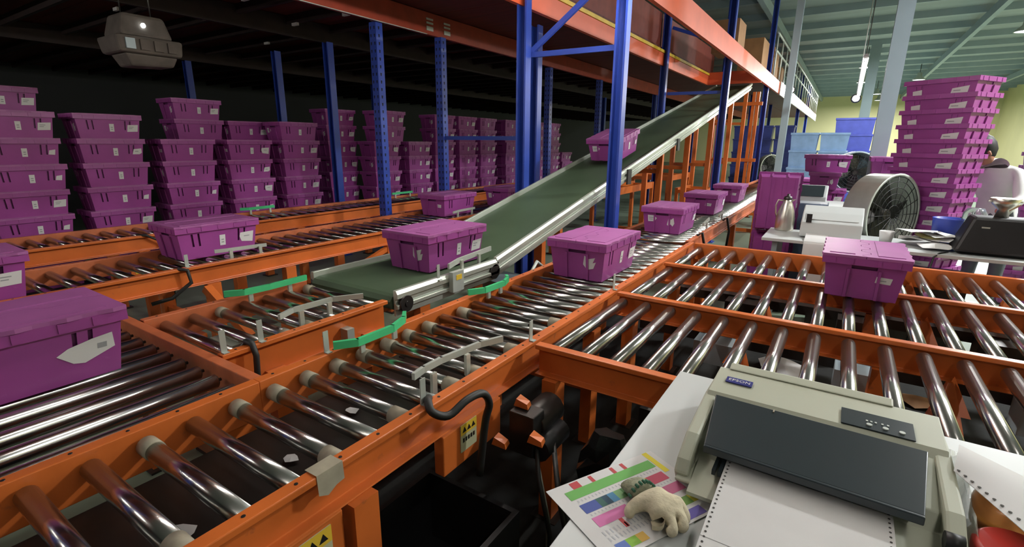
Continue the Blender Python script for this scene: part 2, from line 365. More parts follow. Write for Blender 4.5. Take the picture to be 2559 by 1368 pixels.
post(-4.28, 7.6, 2.74, 'slim blue post by the farthest tote stacks', slots=True)
post(-4.22, 9.5, 2.74, 'slim blue post behind the tote riding the incline', slots=True)
post(-1.7, -0.05, 2.78, 'blue post outside the frame beside the cross conveyor'); post(-2.6, -0.05, 2.74, 'inner blue post outside the frame beside the cross conveyor')
for i, (x, y) in enumerate(((-4.25, 13.0), (-5.7, 9.0), (-5.7, 13.2), (-4.25, 17.0), (-8.9, 8.0), (-8.9, 4.2))):
    post(x, y, 2.75, ['slim post deep under the mezzanine behind the incline', 'post in deep shade beside the far stacks', 'post in deep shade past the far stacks', 'farthest slim post under the mezzanine', 'shaded post behind the second row of stacks', 'shaded post at the back behind the near stacks'][i])
# far railing, curtain boards and goods on the deck
rl = thing('railing', 'white handrail along the mezzanine edge over the aisle', 'railing', (-1.62, 20, 3.02))
for z in (3.55, 3.9):
    b = MB(); b.cyl((-1.62, 12.9, z), (-1.62, 30, z), 0.022, n=8); b.build('rail', alu_plain, rl)
for k in range(18):
    b = MB(); b.cyl((-1.62, 12.95 + k * 1.0, 3.03), (-1.62, 12.95 + k * 1.0, 3.9), 0.018, n=8); b.build('baluster', alu_plain, rl)
b = MB(); b.box(-1.594, -1.574, 14.2, 30, 2.73, 3.03); tag(b.build('fascia_board', alu_plain, loc=(-1.585, 22, 2.73)), 'pale fascia board along the far mezzanine edge', 'board')
b = MB(); b.box(-2.72, -2.69, 3.0, 12, 3.02, 3.5); tag(b.build('toe_board', mat('brown_board', (122, 52, 42), 0.6), loc=(-2.7, 7, 3.02)), 'brown red board standing behind the yellow edge strip', 'board')
for i, (x, y, dx, dy, dz) in enumerate(((-1.95, 9.6, 0.4, 0.6, 0.5), (-1.95, 12.2, 0.45, 0.8, 0.62), (-1.95, 14.0, 0.45, 0.9, 0.7), (-1.95, 15.8, 0.4, 0.7, 0.5))):
    t = thing('carton', ['brown carton on the mezzanine edge nearest the opening', 'tall brown carton on the mezzanine by the bright edged post', 'brown carton on the mezzanine past the bright edged post', 'farthest brown carton on the mezzanine edge'][i], 'box', (x, y, 3.02), 'cartons on the mezzanine')
    b = MB(); b.box(x - dx / 2, x + dx / 2, y - dy / 2, y + dy / 2, 3.021, 3.02 + dz); b.build('carton_body', cardboard, t)
    b = MB(); b.box(x - 0.03, x + 0.03, y - dy / 2 - 0.001, y + dy / 2 + 0.001, 3.02 + dz, 3.022 + dz); b.build('tape', sleeve, t)
# pale unit hanging under the deck at far left
un = thing('air_unit', 'pale grey air unit hanging under the dark deck at far left', 'air conditioner', (-5.2, 2.1, 2.25))
dull = mat('dusty_grey_metal', (88, 80, 74), 0.8, vary=0.2)
b = MB(); b.hexa([(-5.5, 1.82, 2.42), (-5.06, 1.82, 2.42), (-5.06, 2.36, 2.42), (-5.5, 2.36, 2.42), (-5.46, 1.88, 2.62), (-5.1, 1.88, 2.62), (-5.1, 2.3, 2.62), (-5.46, 2.3, 2.62)]); b.build('casing', dull, un, bevel=0.03)
b = MB(); b.hexa([(-5.5, 1.78, 2.27), (-5.02, 1.78, 2.27), (-5.02, 2.42, 2.27), (-5.5, 2.42, 2.27), (-5.54, 1.76, 2.42), (-5.02, 1.76, 2.42), (-5.02, 2.44, 2.42), (-5.54, 2.44, 2.42)]); b.build('skirt', dull, un, bevel=0.03)
for q in range(4):
    b = MB(); b.box(-5.022, -5.0, 1.84 + q * 0.14, 1.93 + q * 0.14, 2.3, 2.39); b.build('louvre', grey_m if q == 0 else dull, un)
b = MB(); b.hexa([(-5.4, 1.9, 2.16), (-5.1, 1.9, 2.16), (-5.1, 2.34, 2.18), (-5.4, 2.34, 2.18), (-5.44, 1.84, 2.27), (-5.06, 1.84, 2.27), (-5.06, 2.38, 2.27), (-5.44, 2.38, 2.27)]); b.build('drip_tray', dull, un, bevel=0.02)
b = MB(); b.cyl((-5.07, 2.06, 2.52), (-5.05, 2.06, 2.52), 0.022, n=10); b.build('indicator_lens', hb_m, un)
for y in (1.95, 2.25):
    b = MB(); b.cyl((-5.28, y, 2.6), (-5.28, y, DZ + 0.1), 0.008, n=6); b.build('hanger_rod', steel_dk, un)

un.scale = (0.8, 0.74, 0.9); un.location.z -= 0.02; un.location.y += 0.03
# ------------------------------------------------------------------ totes
TL, TW, TH = 0.58, 0.39, 0.235
def lerp(a, b, t): return a + (b - a) * t
def wall_recess(mb, q, rects, dep, m=0, md=0):
    """q: 4 corners (u0v0,u1v0,u1v1,u0v1); rects in uv cut as recesses pushed by vector dep"""
    q = [Vector(p) for p in q]
    P = lambda u, v, d=0: lerp(lerp(q[0], q[1], u), lerp(q[3], q[2], u), v) + (dep * d)
    us = sorted({0, 1, *[r[0] for r in rects], *[r[1] for r in rects]}); vs = sorted({0, 1, *[r[2] for r in rects], *[r[3] for r in rects]})
    for i in range(len(us) - 1):
        for j in range(len(vs) - 1):
            u0, u1, v0, v1 = us[i], us[i + 1], vs[j], vs[j + 1]; uc, vc = (u0 + u1) / 2, (v0 + v1) / 2
            hit = any(r[0] < uc < r[1] and r[2] < vc < r[3] for r in rects)
            if not hit: mb.poly([P(u0, v0), P(u1, v0), P(u1, v1), P(u0, v1)], m)
            else: mb.poly([P(u0, v0, 1), P(u1, v0, 1), P(u1, v1, 1), P(u0, v1, 1)], md)
    for u0, u1, v0, v1 in rects:
        c = [(u0, v0), (u1, v0), (u1, v1), (u0, v1)]
        for k in range(4):
            a, b = c[k], c[(k + 1) % 4]; mb.poly([P(*a), P(*b), P(*b, 1), P(*a, 1)], md)
def tote_shell(openbox=False):
    b = MB()
    x0, y0, x1, y1, zr = 0.158, 0.248, 0.178, 0.270, 0.188
    bot = [(-x0, -y0, 0), (x0, -y0, 0), (x0, y0, 0), (-x0, y0, 0)]; top = [(-x1, -y1, zr), (x1, -y1, zr), (x1, y1, zr), (-x1, y1, zr)]
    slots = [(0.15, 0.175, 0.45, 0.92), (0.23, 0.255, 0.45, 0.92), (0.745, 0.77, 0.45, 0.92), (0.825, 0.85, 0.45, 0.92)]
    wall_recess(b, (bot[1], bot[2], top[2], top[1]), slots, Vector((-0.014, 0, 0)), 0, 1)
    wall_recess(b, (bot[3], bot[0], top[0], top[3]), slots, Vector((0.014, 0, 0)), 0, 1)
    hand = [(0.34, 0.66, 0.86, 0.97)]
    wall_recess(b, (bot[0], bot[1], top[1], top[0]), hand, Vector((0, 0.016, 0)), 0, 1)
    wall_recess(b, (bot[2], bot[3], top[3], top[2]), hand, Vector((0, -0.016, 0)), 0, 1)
    b.poly(list(reversed(bot)))
    for fx in (-0.1, 0.0, 0.1): b.box(fx - 0.022, fx + 0.022, -y0 + 0.02, y0 - 0.02, -0.001, 0.006) if False else b.box(fx - 0.03, fx + 0.03, -y0 + 0.01, y0 - 0.01, -0.006, 0.0)
    # raised centre panel on each end
    for s in (-1, 1):
        for ux in (-0.075, 0.062):
            b.hexa([(ux, s * (y0 + 0.006) - 0.004, 0.0), (ux + 0.013, s * (y0 + 0.006) - 0.004, 0.0), (ux + 0.013, s * (y0 + 0.006) + 0.004, 0.0), (ux, s * (y0 + 0.006) + 0.004, 0.0),
                    (ux, s * (y1 + 0.004) - 0.004, 0.16), (ux + 0.013, s * (y1 + 0.004) - 0.004, 0.16), (ux + 0.013, s * (y1 + 0.004) + 0.004, 0.16), (ux, s * (y1 + 0.004) + 0.004, 0.16)])
    # rim band (hollow ring)
    X, Y, t = 0.193, 0.287, 0.02
    z0, z1 = zr - 0.004, 0.222
    b.box(-X, X, -Y, -Y + t, z0, z1); b.box(-X, X, Y - t, Y, z0, z1); b.box(-X, -X + t, -Y + t, Y - t, z0, z1); b.box(X - t, X, -Y + t, Y - t, z0, z1)
    # notches standing proud under the rim
    for s in (-1, 1):
        for y in (-0.2, -0.11, 0.0, 0.11, 0.2): b.box(s * X - 0.003, s * X + 0.003, y - 0.012, y + 0.012, z0 + 0.004, z1 - 0.004)
        for x in (-0.14, -0.06, 0.06, 0.14): b.box(x - 0.008, x + 0.008, s * Y - 0.003, s * Y + 0.003, z0 + 0.004, z1 - 0.004)
    if openbox:
        inn = [(-0.165, -0.255, 0.012), (0.165, -0.255, 0.012), (0.165, 0.255, 0.012), (-0.165, 0.255, 0.012)]; it = [(-0.172, -0.264, 0.21), (0.172, -0.264, 0.21), (0.172, 0.264, 0.21), (-0.172, 0.264, 0.21)]
        for k in range(4): b.poly([inn[(k + 1) % 4], inn[k], it[k], it[(k + 1) % 4]])
        b.poly(inn)
    return b
def lid_flap(s):
    """one of two hinged flaps: zigzag joint at x=0, scalloped outer edge"""
    n = 14; inner = []; outer = []
    for i in range(n + 1):
        y = -0.288 + 0.576 * i / n
        inner.append((s * 0.0015 + (0.02 if (i // 2) % 2 else -0.02) * (1 if 0 < i < n else 0), y))
        outer.append((s * (0.196 + (0.004 if i % 3 == 1 else -0.003)), y))
    b = MB(); k = 0; z0, z1 = 0.221, TH
    for i in range(n):
        a, c, d, e = inner[i], outer[i], outer[i + 1], inner[i + 1]
        if s < 0: a, c, d, e = c, a, e, d
        b.hexa([(*a, z0), (*c, z0), (*d, z0), (*e, z0), (*a, z1), (*c, z1), (*d, z1), (*e, z1)])
    b.box(*sorted((s * 0.05, s * 0.165)), -0.24, 0.24, z1, z1 + 0.003)
    return b
def on_wall(side, u, v, off=0.002):
    """point on the body wall; side '+x' (u along +y) or '-y' (u along +x)"""
    z = v * 0.188
    if side == '+x': return Vector((0.158 + 0.02 * v + off, lerp(-1, 1, u) * (0.248 + 0.022 * v), z))
    if side == '-x': return Vector((-0.158 - 0.02 * v - off, lerp(1, -1, u) * (0.248 + 0.022 * v), z))
    if side == '+y': return Vector((lerp(1, -1, u) * (0.158 + 0.02 * v), 0.248 + 0.022 * v + off, z))
    return Vector((lerp(-1, 1, u) * (0.158 + 0.02 * v), -0.248 - 0.022 * v - off, z))
def label_mesh(side, outline, prints=()):
    b = MB()
    n = len(outline); k = len(b.v)
    b.v += [on_wall(side, u, v, 0.0022) for u, v in outline] + [on_wall(side, u, v, 0.0006) for u, v in outline]
    b.face(range(k, k + n))
    for i in range(n): j = (i + 1) % n; b.face((k + i, k + n + i, k + n + j, k + j))
    for u0, u1, v0, v1 in prints: b.poly([on_wall(side, u, v, 0.0028) for u, v in ((u0, v0), (u1, v0), (u1, v1), (u0, v1))], 1)
    return b
TAG = ([(0.50, 0.36), (0.575, 0.36), (0.575, 0.76), (0.50, 0.76)], [(0.52, 0.555, 0.46, 0.5), (0.52, 0.555, 0.56, 0.6)])
SHEET = [([(0.79, 0.36), (0.97, 0.38), (0.975, 0.74), (0.80, 0.72)], [(0.82, 0.9, 0.6, 0.63), (0.82, 0.88, 0.52, 0.55)]),
         ([(0.80, 0.40), (0.96, 0.34), (0.965, 0.76), (0.78, 0.74), (0.77, 0.6)], [(0.83, 0.91, 0.58, 0.61)]),
         ([(0.82, 0.42), (0.94, 0.42), (0.98, 0.5), (0.97, 0.74), (0.84, 0.70)], [(0.86, 0.92, 0.56, 0.6)]),
         ([(0.86, 0.46), (0.95, 0.44), (0.955, 0.7), (0.87, 0.66)], []),
         ([(0.66, 0.56), (0.74, 0.36), (0.80, 0.32), (0.965, 0.5), (0.95, 0.78), (0.84, 0.74), (0.72, 0.66)], [(0.87, 0.92, 0.53, 0.63)])]
TORN = [([(0.62, 0.5), (0.7, 0.34), (0.82, 0.4), (0.86, 0.62), (0.8, 0.58), (0.84, 0.76), (0.72, 0.7), (0.64, 0.8)], []),
        ([(0.66, 0.52), (0.86, 0.5), (0.87, 0.68), (0.67, 0.7)], [(0.7, 0.8, 0.58, 0.61)]),
        ([(0.64, 0.42), (0.7, 0.36), (0.74, 0.46), (0.8, 0.36), (0.84, 0.5), (0.8, 0.78), (0.74, 0.68), (0.68, 0.8)], []),
        ([(0.12, 0.52), (0.3, 0.54), (0.36, 0.7), (0.28, 0.84), (0.12, 0.84)], [(0.15, 0.27, 0.7, 0.73), (0.15, 0.25, 0.62, 0.65)])]
shell_o = None; flap_o = {}
def tote_proto(k, sides, Mb=purple, Ml=purple_lid):
    global shell_o
    t = thing('lidded_tote', 'x', 'tote', (0, 0, 0))
    if shell_o is None: shell_o = tote_shell().build('body', [Mb, purple_recess], t, local=True)
    else:
        c = inst(shell_o, t, (0, 0, 0))
    for s in (-1, 1):
        if s not in flap_o: flap_o[s] = lid_flap(s).build('lid_flap', Ml, t, local=True)
        else: inst(flap_o[s], t, (0, 0, 0))
    if 'tag' in sides: label_mesh('+x', *TAG).build('label_tag', [white_m, grey_print], t, local=True)
    if 'sheet' in sides: label_mesh('+x', *SHEET[k]).build('label_sheet', [white_m, grey_print], t, local=True)
    if 'torn' in sides: label_mesh('-y', *TORN[k % 4]).build('torn_label', [white_m, grey_print], t, local=True)
    if 'torn2' in sides: label_mesh('-y', *TORN[3]).build('torn_label', [white_m, grey_print], t, local=True)
    return t
protos = {}; used = set()
def tote(x, y, z, label, group, k=0, sides=('tag', 'sheet', 'torn'), rz=0, rx=0):
    key = (k, tuple(sides))
    if key not in protos: protos[key] = tote_proto(k, sides)
    t = protos[key] if key not in used else copy_tree(protos[key])
    used.add(key)
    t.location = (x, y, z); t.rotation_euler = (rx, 0, rz); t['label'] = label; t['group'] = group
    return t
RZ = 0.752      # top of the rollers
TX = -1.255
G = 'purple totes riding the conveyors'
tote(-1.26, 2.90, RZ + 0.006, 'purple lidded tote on the main rollers in front of the nearest blue post', G, 0)
tote(-1.33, 4.80, RZ + 0.006, 'purple lidded tote on the main rollers with two torn labels on its end', G, 2, ('torn', 'torn2', 'sheet'))
tote(-1.36, 6.38, RZ + 0.006, 'purple lidded tote third along the main rollers past the nearest blue post', G, 1, ('torn', 'sheet'))
tote(-1.36, 7.95, RZ + 0.006, 'farthest purple lidded tote on the main rollers', G, 1, ('torn', 'torn2'))
tote(-2.16, 2.40, 0.785, 'purple lidded tote at the foot of the incline belt, front half in shade', G, 0, ('torn', 'tag', 'sheet'))
A = math.radians(12.15)
tote(-2.16, 5.35, 1.425, 'purple lidded tote riding up the incline behind the nearest blue post', G, 3, ('torn2', 'tag', 'sheet'), 0, A)
tote(-2.215, 0.35, RZ + 0.006, 'nearest purple lidded tote on the cross conveyor, big peeling label on its side', G, 4, ('sheet',))
tote(-3.62, 0.43, RZ + 0.006, 'purple lidded tote at far left partly hidden by the nearest tote', G, 0, ('sheet',))
tote(-3.80, 1.76, RZ + 0.006, 'purple lidded tote alone on the middle roller line at left', G, 1, ('tag', 'sheet'))
tote(-3.75, 4.38, RZ + 0.006, 'purple lidded tote on the middle roller line beside the perforated posts', G, 1, ('torn',))
tote(-3.70, 5.55, RZ + 0.006, 'purple lidded tote behind another on the middle roller line', G, 3, ('torn',))
tote(0.165, 3.40, 0.758, 'purple lidded tote on the farthest short roller lane, small label on its end', G, 1, ('torn',))
tote(-5.15, 0.62, RZ + 0.006, 'purple lidded tote at the near end of the far conveyor', G, 1, ('tag',))
# stacks behind the far conveyor
SX = -6.44; PITCH = 0.2375; BASE = 0.13
fr = [(1.14, 7), (1.84, 7), (2.56, 6), (3.26, 6), (3.98, 7), (5.56, 8), (6.30, 6), (6.98, 8), (7.67, 8), (8.35, 8), (9.27, 8), (9.95, 7), (10.57, 8), (11.22, 8), (11.9, 5)]
bk = [(1.18, 8), (2.92, 8), (3.56, 7), (5.05, 8), (9.6, 8)]
G = 'stacked purple totes behind the far conveyor'
def pallet(x, y, label):
    t = thing('dolly', label, 'dolly', (x, y, 0), 'dollies under the tote stacks')
    boxpart('dolly_board', black, t, x - 0.2, x + 0.2, y - 0.28, y + 0.28, 0.035, BASE)
    for sx in (-1, 1):
        for sy in (-1, 1):
            b = MB(); b.cyl((x + sx * 0.15 - 0.012, y + sy * 0.22, 0.018), (x + sx * 0.15 + 0.012, y + sy * 0.22, 0.018), 0.018, n=8); b.build('wheel', black, t)
for row, (st, x) in enumerate(((fr, SX), (bk, SX - 0.46))):
    for i, (y0, n) in enumerate(st):
        yc = y0 + 0.29
        where = '%s stack from left behind the far conveyor' % ORD[i + 1] if row == 0 else '%s rear stack half hidden behind the front stacks' % ORD[i + 1]
        pallet(x, yc, 'low black dolly under the ' + where)
        for j in range(n):
            k = random.choice((0, 0, 1, 2, 3)); sd = random.choice((('tag', 'sheet', 'torn'), ('tag', 'sheet', 'torn'), ('tag', 'sheet'), ('tag', 'torn')))
            yo = yc + random.uniform(-0.012, 0.012) + (0.12 if (row == 0 and i == 5 and j >= 6) else 0)
            tote(x + random.uniform(-0.012, 0.012), yo, BASE + 0.002 + j * PITCH, 'purple tote, %s up in the %s' % (ORD[j + 1], where), G, k, sd)

# ------------------------------------------------------------------ roller conveyors
def rail_profile(out, h):     # C channel, web on the roller side, flanges pointing outwards (out=+1/-1)
    o = out
    return [(0, 0), (0, -h), (0.04 * o, -h), (0.04 * o, -h + 0.006), (0.006 * o, -h + 0.006), (0.006 * o, -0.006), (0.034 * o, -0.006), (0.034 * o, -0.02), (0.04 * o, -0.02), (0.04 * o, 0)]
def rail_y(t, x, y0, y1, z, h, out, M=orange, name='side_rail', bolts=True):
    b = MB(); b.prism(rail_profile(out, h), (x, y0, z), (x, y1, z), (1, 0, 0), (0, 0, 1)); o = b.build(name, M, t, bevel=0.003)
    if bolts:
        b = MB(); y = y0 + 0.06
        while y < min(y1, y0 + 5) - 0.02:
            b.cyl((x + 0.02 * out, y, z - 0.002), (x + 0.02 * out, y, z + 0.0012), 0.005, n=8); y += 0.125
        q = b.build('rail_holes', steel_dk, t); q['kind'] = 'stuff'
    return o
def rail_x(t, y, x0, x1, z, h, out, M=orange, name='side_rail'):
    b = MB(); b.prism(rail_profile(out, h), (x0, y, z), (x1, y, z), (0, 1, 0), (0, 0, 1)); return b.build(name, M, t, bevel=0.003)
def roller_proto(L, axis, r=0.025, t=None, name='roller'):
    b = MB(); a = Vector((1, 0, 0) if axis == 'x' else (0, 1, 0)); h = L / 2
    b.cyl(-a * h, a * h, r, n=20, mcap=1); b.cyl(-a * (h + 0.018), a * (h + 0.018), 0.006, n=6, m=1)
    for s in (-1, 1): b.cyl(a * s * (h - 0.003), a * s * (h + 0.004), r * 0.8, n=14, m=1)
    return b.build(name, [galv, steel_dk], t, local=True)
def rollers(t, axis, L, pts, r=0.025, sleeves=()):
    p = None
    W0 = wloc(t)
    sl = None
    for i, q in enumerate(pts):
        if p is None: p = roller_proto(L, axis, r, t); o = p
        else: o = p.copy(); COL.objects.link(o); o.parent = t
        o.location = Vector(q) - W0
        if i in sleeves:
            for s in sleeves[i]:
                a = Vector((1, 0, 0) if axis == 'x' else (0, 1, 0))
                b = MB(); b.cyl(a * s * (L / 2 - 0.004), a * s * (L / 2 - 0.05 - 0.02 * random.random()), r + 0.0025, n=20)
                b.build('tape_band', sleeve, o, local=True)
def leg_y(t, x, y, z, wd=0.06, M=orange):
    b = MB(); b.box(x - wd / 2, x + wd / 2, y - 0.04, y + 0.04, 0.01, z); b.build('leg', M, t)
    b = MB(); b.box(x - 0.06, x + 0.06, y - 0.06, y + 0.06, 0, 0.01); b.build('foot', steel_dk, t)
def legs(t, xs, ys, z, tie=True):
    for y in ys:
        for x in xs: leg_y(t, x, y, z)
        if tie:
            b = MB(); b.box(min(xs) + 0.03, max(xs) - 0.03, y - 0.02, y + 0.02, 0.3, 0.35); b.build('cross_tie', orange, t)
ZR = 0.727        # roller axis height: top at .752
RT = 0.772        # top of the side rails
# main line
mc = thing('roller_conveyor', 'long main roller line with orange rails running from the lower left to the far aisle', 'conveyor', (-1.255, 1.5, 0))
rail_y(mc, -0.985, -0.75, 4.18, RT, 0.13, 1); rail_y(mc, -1.525, -0.75, 0.80, RT, 0.13, -1); rail_y(mc, -1.525, 0.80, 4.18, RT, 0.13, -1)
sl = {}
for i in range(1, 18): sl[i + 8] = random.choice(((-1,), (-1,), (-1, 1), (1,), ()))
sl = {9: (-1,), 10: (), 11: (-1, 1), 12: (-1,), 13: (-1, 1), 14: (-1,), 15: (-1, 1), 16: (-1, 1), 17: (-1,), 18: (-1, 1), 19: (), 8: (1,), 7: (1,), 20: (-1,), 21: (1,)}
rollers(mc, 'x', 0.515, [(-1.255, -0.66 + 0.1245 * i, ZR) for i in range(39)], sleeves=sl)
legs(mc, (-0.95, -1.56), (-0.3, 0.72, 2.2, 3.8), RT - 0.13)
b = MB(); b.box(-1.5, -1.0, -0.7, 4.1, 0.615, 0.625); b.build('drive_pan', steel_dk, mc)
# taped paper wrapped over the near rail
b = MB()
for u, v in ((0, 1),):
    pts = [(-0.99, 0.60, RT + 0.003), (-0.944, 0.60, RT + 0.004), (-0.941, 0.60, RT - 0.05), (-0.99, 0.675, RT + 0.003), (-0.944, 0.675, RT + 0.004), (-0.941, 0.675, RT - 0.045)]
    b.poly([pts[0], pts[1], pts[4], pts[3]]); b.poly([pts[1], pts[2], (-0.94, 0.625, RT - 0.062), (-0.94, 0.65, RT - 0.048), pts[5], pts[4]])
b.build('tape_wrap', sleeve, mc)
# far part of the main line
mf = thing('roller_conveyor', 'far part of the main roller line beyond the roller lanes', 'conveyor', (-1.3, 9, 0))
rail_y(mf, -1.02, 4.2, 14, RT, 0.12, 1, orange_top, bolts=False); rail_y(mf, -1.62, 4.2, 14, RT, 0.12, -1, orange_top, bolts=False)
rollers(mf, 'x', 0.56, [(-1.32, 4.3 + 0.1245 * i, ZR) for i in range(76)])
legs(mf, (-0.99, -1.65), (4.5, 6.2, 8, 10, 12), RT - 0.12)
for y in (4.5, 5.6):
    b = MB(); b.tube([(-1.0, y, RT), (-0.96, y + 0.01, RT + 0.03), (-0.93, y + 0.03, 0.66), (-0.95, y + 0.05, 0.4)], 0.012); b.build('hose', rubber, mf)
for y in (4.8, 5.5):
    b = MB(); b.bar((-1.02, y, 0.83), (-1.06, y + 0.42, 0.83), 0.012, 0.03); b.bar((-1.03, y + 0.2, 0.76), (-1.03, y + 0.2, 0.83), 0.012, 0.02); b.build('guide_bar', alu, mf)
# three short lanes to the right
ln = []
yr = [1.59, 2.46, 3.30, 4.13]
for i in range(3):
    y0, y1 = yr[i], yr[i + 1]
    t = thing('roller_conveyor', ['nearest of three short roller lanes at right, behind the printer desk', 'middle of three short roller lanes at right', 'farthest of three short roller lanes at right, in front of the second desk'][i], 'conveyor', (0.2, (y0 + y1) / 2, 0), 'short roller lanes')
    rail_x(t, y0 + 0.045, -0.93, 1.7, RT, 0.13, -1, orange)
    if i == 2: rail_x(t, y1 - 0.0, -0.93, 1.7, RT, 0.13, 1, orange)
    rollers(t, 'y', y1 - y0 - 0.075, [(-0.885 + 0.1262 * k, (y0 + 0.045 + y1 - 0.0) / 2 + 0.002, ZR) for k in range(20)], 0.0265)
    for x in (-0.85, 0.25, 1.5):
        leg_y(t, x, y0 + 0.02, RT - 0.13)
    if i == 2:
        for x in (-0.85, 0.25, 1.5): leg_y(t, x, y1 + 0.02, RT - 0.13)
    # low tray and drive gear seen between the rollers
    b = MB(); b.box(-0.9, 1.6, y0 + 0.34, y0 + 0.44, 0.47, 0.53); b.build('drive_shaft_cover', steel_dk, t)
    for x in (-0.55, 0.1, 0.75):
        b = MB(); b.box(x, x + 0.2, y0 + 0.2, y0 + 0.34, 0.40, 0.52); b.cyl((x + 0.1, y0 + 0.34, 0.47), (x + 0.1, y0 + 0.48, 0.47), 0.05, n=14); b.build('drive_motor', grey_m if i == 1 else steel_dk, t)
    for x in (-0.35, 0.42, 0.9):
        b = MB(); b.poly([(x, y1 - 0.1, 0.55), (x + 0.12, y1 - 0.1, 0.55), (x + 0.06, y1 - 0.02, 0.68)]); b.hexa([(x, y1 - 0.16, 0.5), (x + 0.1, y1 - 0.16, 0.5), (x + 0.1, y1 - 0.02, 0.5), (x, y1 - 0.02, 0.5), (x + 0.04, y1 - 0.05, 0.66), (x + 0.06, y1 - 0.05, 0.66), (x + 0.06, y1 - 0.02, 0.66), (x + 0.04, y1 - 0.02, 0.66)]); b.build('gusset', orange, t)
    ln.append(t)
# cross conveyor at lower left: rollers along y
cc = thing('roller_conveyor', 'cross roller conveyor at lower left under the nearest tote', 'conveyor', (-2.15, 0.2, 0))
rail_x(cc, 0.795, -2.70, -1.57, RT - 0.004, 0.13, 1, orange_top); rail_x(cc, -0.72, -2.70, -1.57, RT - 0.004, 0.13, -1, orange)
rollers(cc, 'y', 1.46, [(-1.625 - 0.121 * k, 0.035, ZR) for k in range(10)])
legs(cc, (-1.75, -2.6), (-0.6, 0.83), RT - 0.13)
# feed bed ahead of the belt
fb = thing('roller_conveyor', 'short roller bed with tall orange sides feeding the green belt', 'conveyor', (-2.2, 1.25, 0))
rail_y(fb, -1.875, 0.84, 1.66, RT, 0.16, 1); rail_y(fb, -2.50, 0.84, 1.66, RT, 0.12, -1, orange_top)
rollers(fb, 'x', 0.59, [(-2.19, 0.915 + 0.121 * k, ZR) for k in range(7)], sleeves={2: (1, -1), 3: (1,), 5: (1,), 6: (-1,)})
legs(fb, (-1.84, -2.53), (1.05, 1.55), RT - 0.14)
for k, (x, y) in enumerate(((-2.25, 1.0), (-2.1, 1.22), (-2.0, 1.4))):
    b = MB(); b.box(x, x + 0.18, y - 0.01, y + 0.03, 0.63, 0.70); b.build('sensor_card', alu, fb)
# middle and far lines at left
c2 = thing('roller_conveyor', 'middle roller line at left with orange rails', 'conveyor', (-3.7, 3, 0))
rail_y(c2, -3.40, -0.7, 3.0, RT, 0.13, 1); rail_y(c2, -3.40, 3.0, 8.2, RT, 0.13, 1); rail_y(c2, -4.06, -0.7, 8.2, RT, 0.12, -1, orange_top)
rollers(c2, 'x', 0.63, [(-3.73, 0.92 - 0.1245 * k, ZR) for k in range(1, 11)] + [(-3.73, 0.92 + 0.1245 * k, ZR) for k in range(56)])
legs(c2, (-3.37, -4.09), (-0.4, 1.55, 2.1, 3.1, 4.6, 6.2), RT - 0.13)
b = MB(); b.bar((-3.35, 1.5, 0.62), (-3.0, 1.56, 0.34), 0.05, 0.05); b.build('diagonal_stay', orange, c2)
b = MB(); b.bar((-3.37, 2.1, 0.3), (-3.37, 3.1, 0.62), 0.04, 0.04); b.build('diagonal_stay', orange, c2)
b = MB(); b.tube([(-3.37, 1.36, RT), (-3.34, 1.4, RT - 0.01), (-3.335, 1.41, 0.68), (-3.36, 1.3, 0.6), (-3.4, 1.2, 0.58)], 0.012); b.build('hose', rubber, c2)
c3 = thing('roller_conveyor', 'far roller line at left in front of the tote stacks', 'conveyor', (-5.2, 4, 0))
rail_y(c3, -4.87, 0.2, 9.2, RT, 0.13, 1, bolts=False); rail_y(c3, -5.50, 0.2, 9.2, RT, 0.12, -1, orange_top, bolts=False)
rollers(c3, 'x', 0.60, [(-5.185, 0.3 + 0.1245 * k, ZR) for k in range(70)])
legs(c3, (-4.84, -5.53), (0.6, 1.72, 3.2, 4.7, 6.2), RT - 0.13)
b = MB(); b.box(-4.835, -4.82, 1.60, 1.86, 0.42, 0.62); b.build('control_plate', orange, c3)
b = MB(); b.box(-4.82, -4.817, 1.63, 1.83, 0.46, 0.58); b.build('warning_plate', yellow, c3)
b = MB(); b.tube([(-4.86, 1.7, RT), (-4.82, 1.75, RT), (-4.81, 1.86, 0.7), (-4.815, 1.9, 0.45), (-4.83, 1.88, 0.1)], 0.011); b.build('hose', rubber, c3)
b = MB(); b.box(-4.83, -4.81, 3.55, 3.8, 0.45, 0.62); b.build('junction_box', alu_plain, c3)

# belt conveyor: flat lower end and long incline
bc = thing('belt_conveyor', 'green incline belt with pale aluminium sides climbing to the mezzanine', 'conveyor', (-2.18, 5, 0))
slope = math.tan(A); yk = 2.62; zb = 0.775
def frame_prof(s): return [(0, 0.02), (0, -0.12), (0.012 * s, -0.12), (0.012 * s, -0.085), (0.03 * s, -0.08), (0.03 * s, -0.06), (0.014 * s, -0.055), (0.014 * s, -0.03), (0.03 * s, -0.025), (0.03 * s, 0.0), (0.02 * s, 0.02)]
y_end = 11.75; z_end = zb + (y_end - yk) * slope
for s, x in ((1, -1.86), (-1, -2.52)):
    b = MB(); b.prism(frame_prof(s), (x, 1.72, zb + 0.01), (x, yk + 0.02, zb + 0.01), (1, 0, 0), (0, 0, 1)); b.build('flat_side_frame', alu, bc, bevel=0.002)
    b = MB(); b.prism(frame_prof(s), (x, yk, zb + 0.02), (x, y_end, z_end + 0.02), (1, 0, 0), (0, 0, 1)); b.build('incline_side_frame', alu, bc, bevel=0.002)
    b = MB(); b.cyl((x, yk - 0.02, zb - 0.05), (x + 0.03 * s, yk - 0.02, zb - 0.05), 0.05, n=16); b.build('knee_bearing', steel_dk, bc)
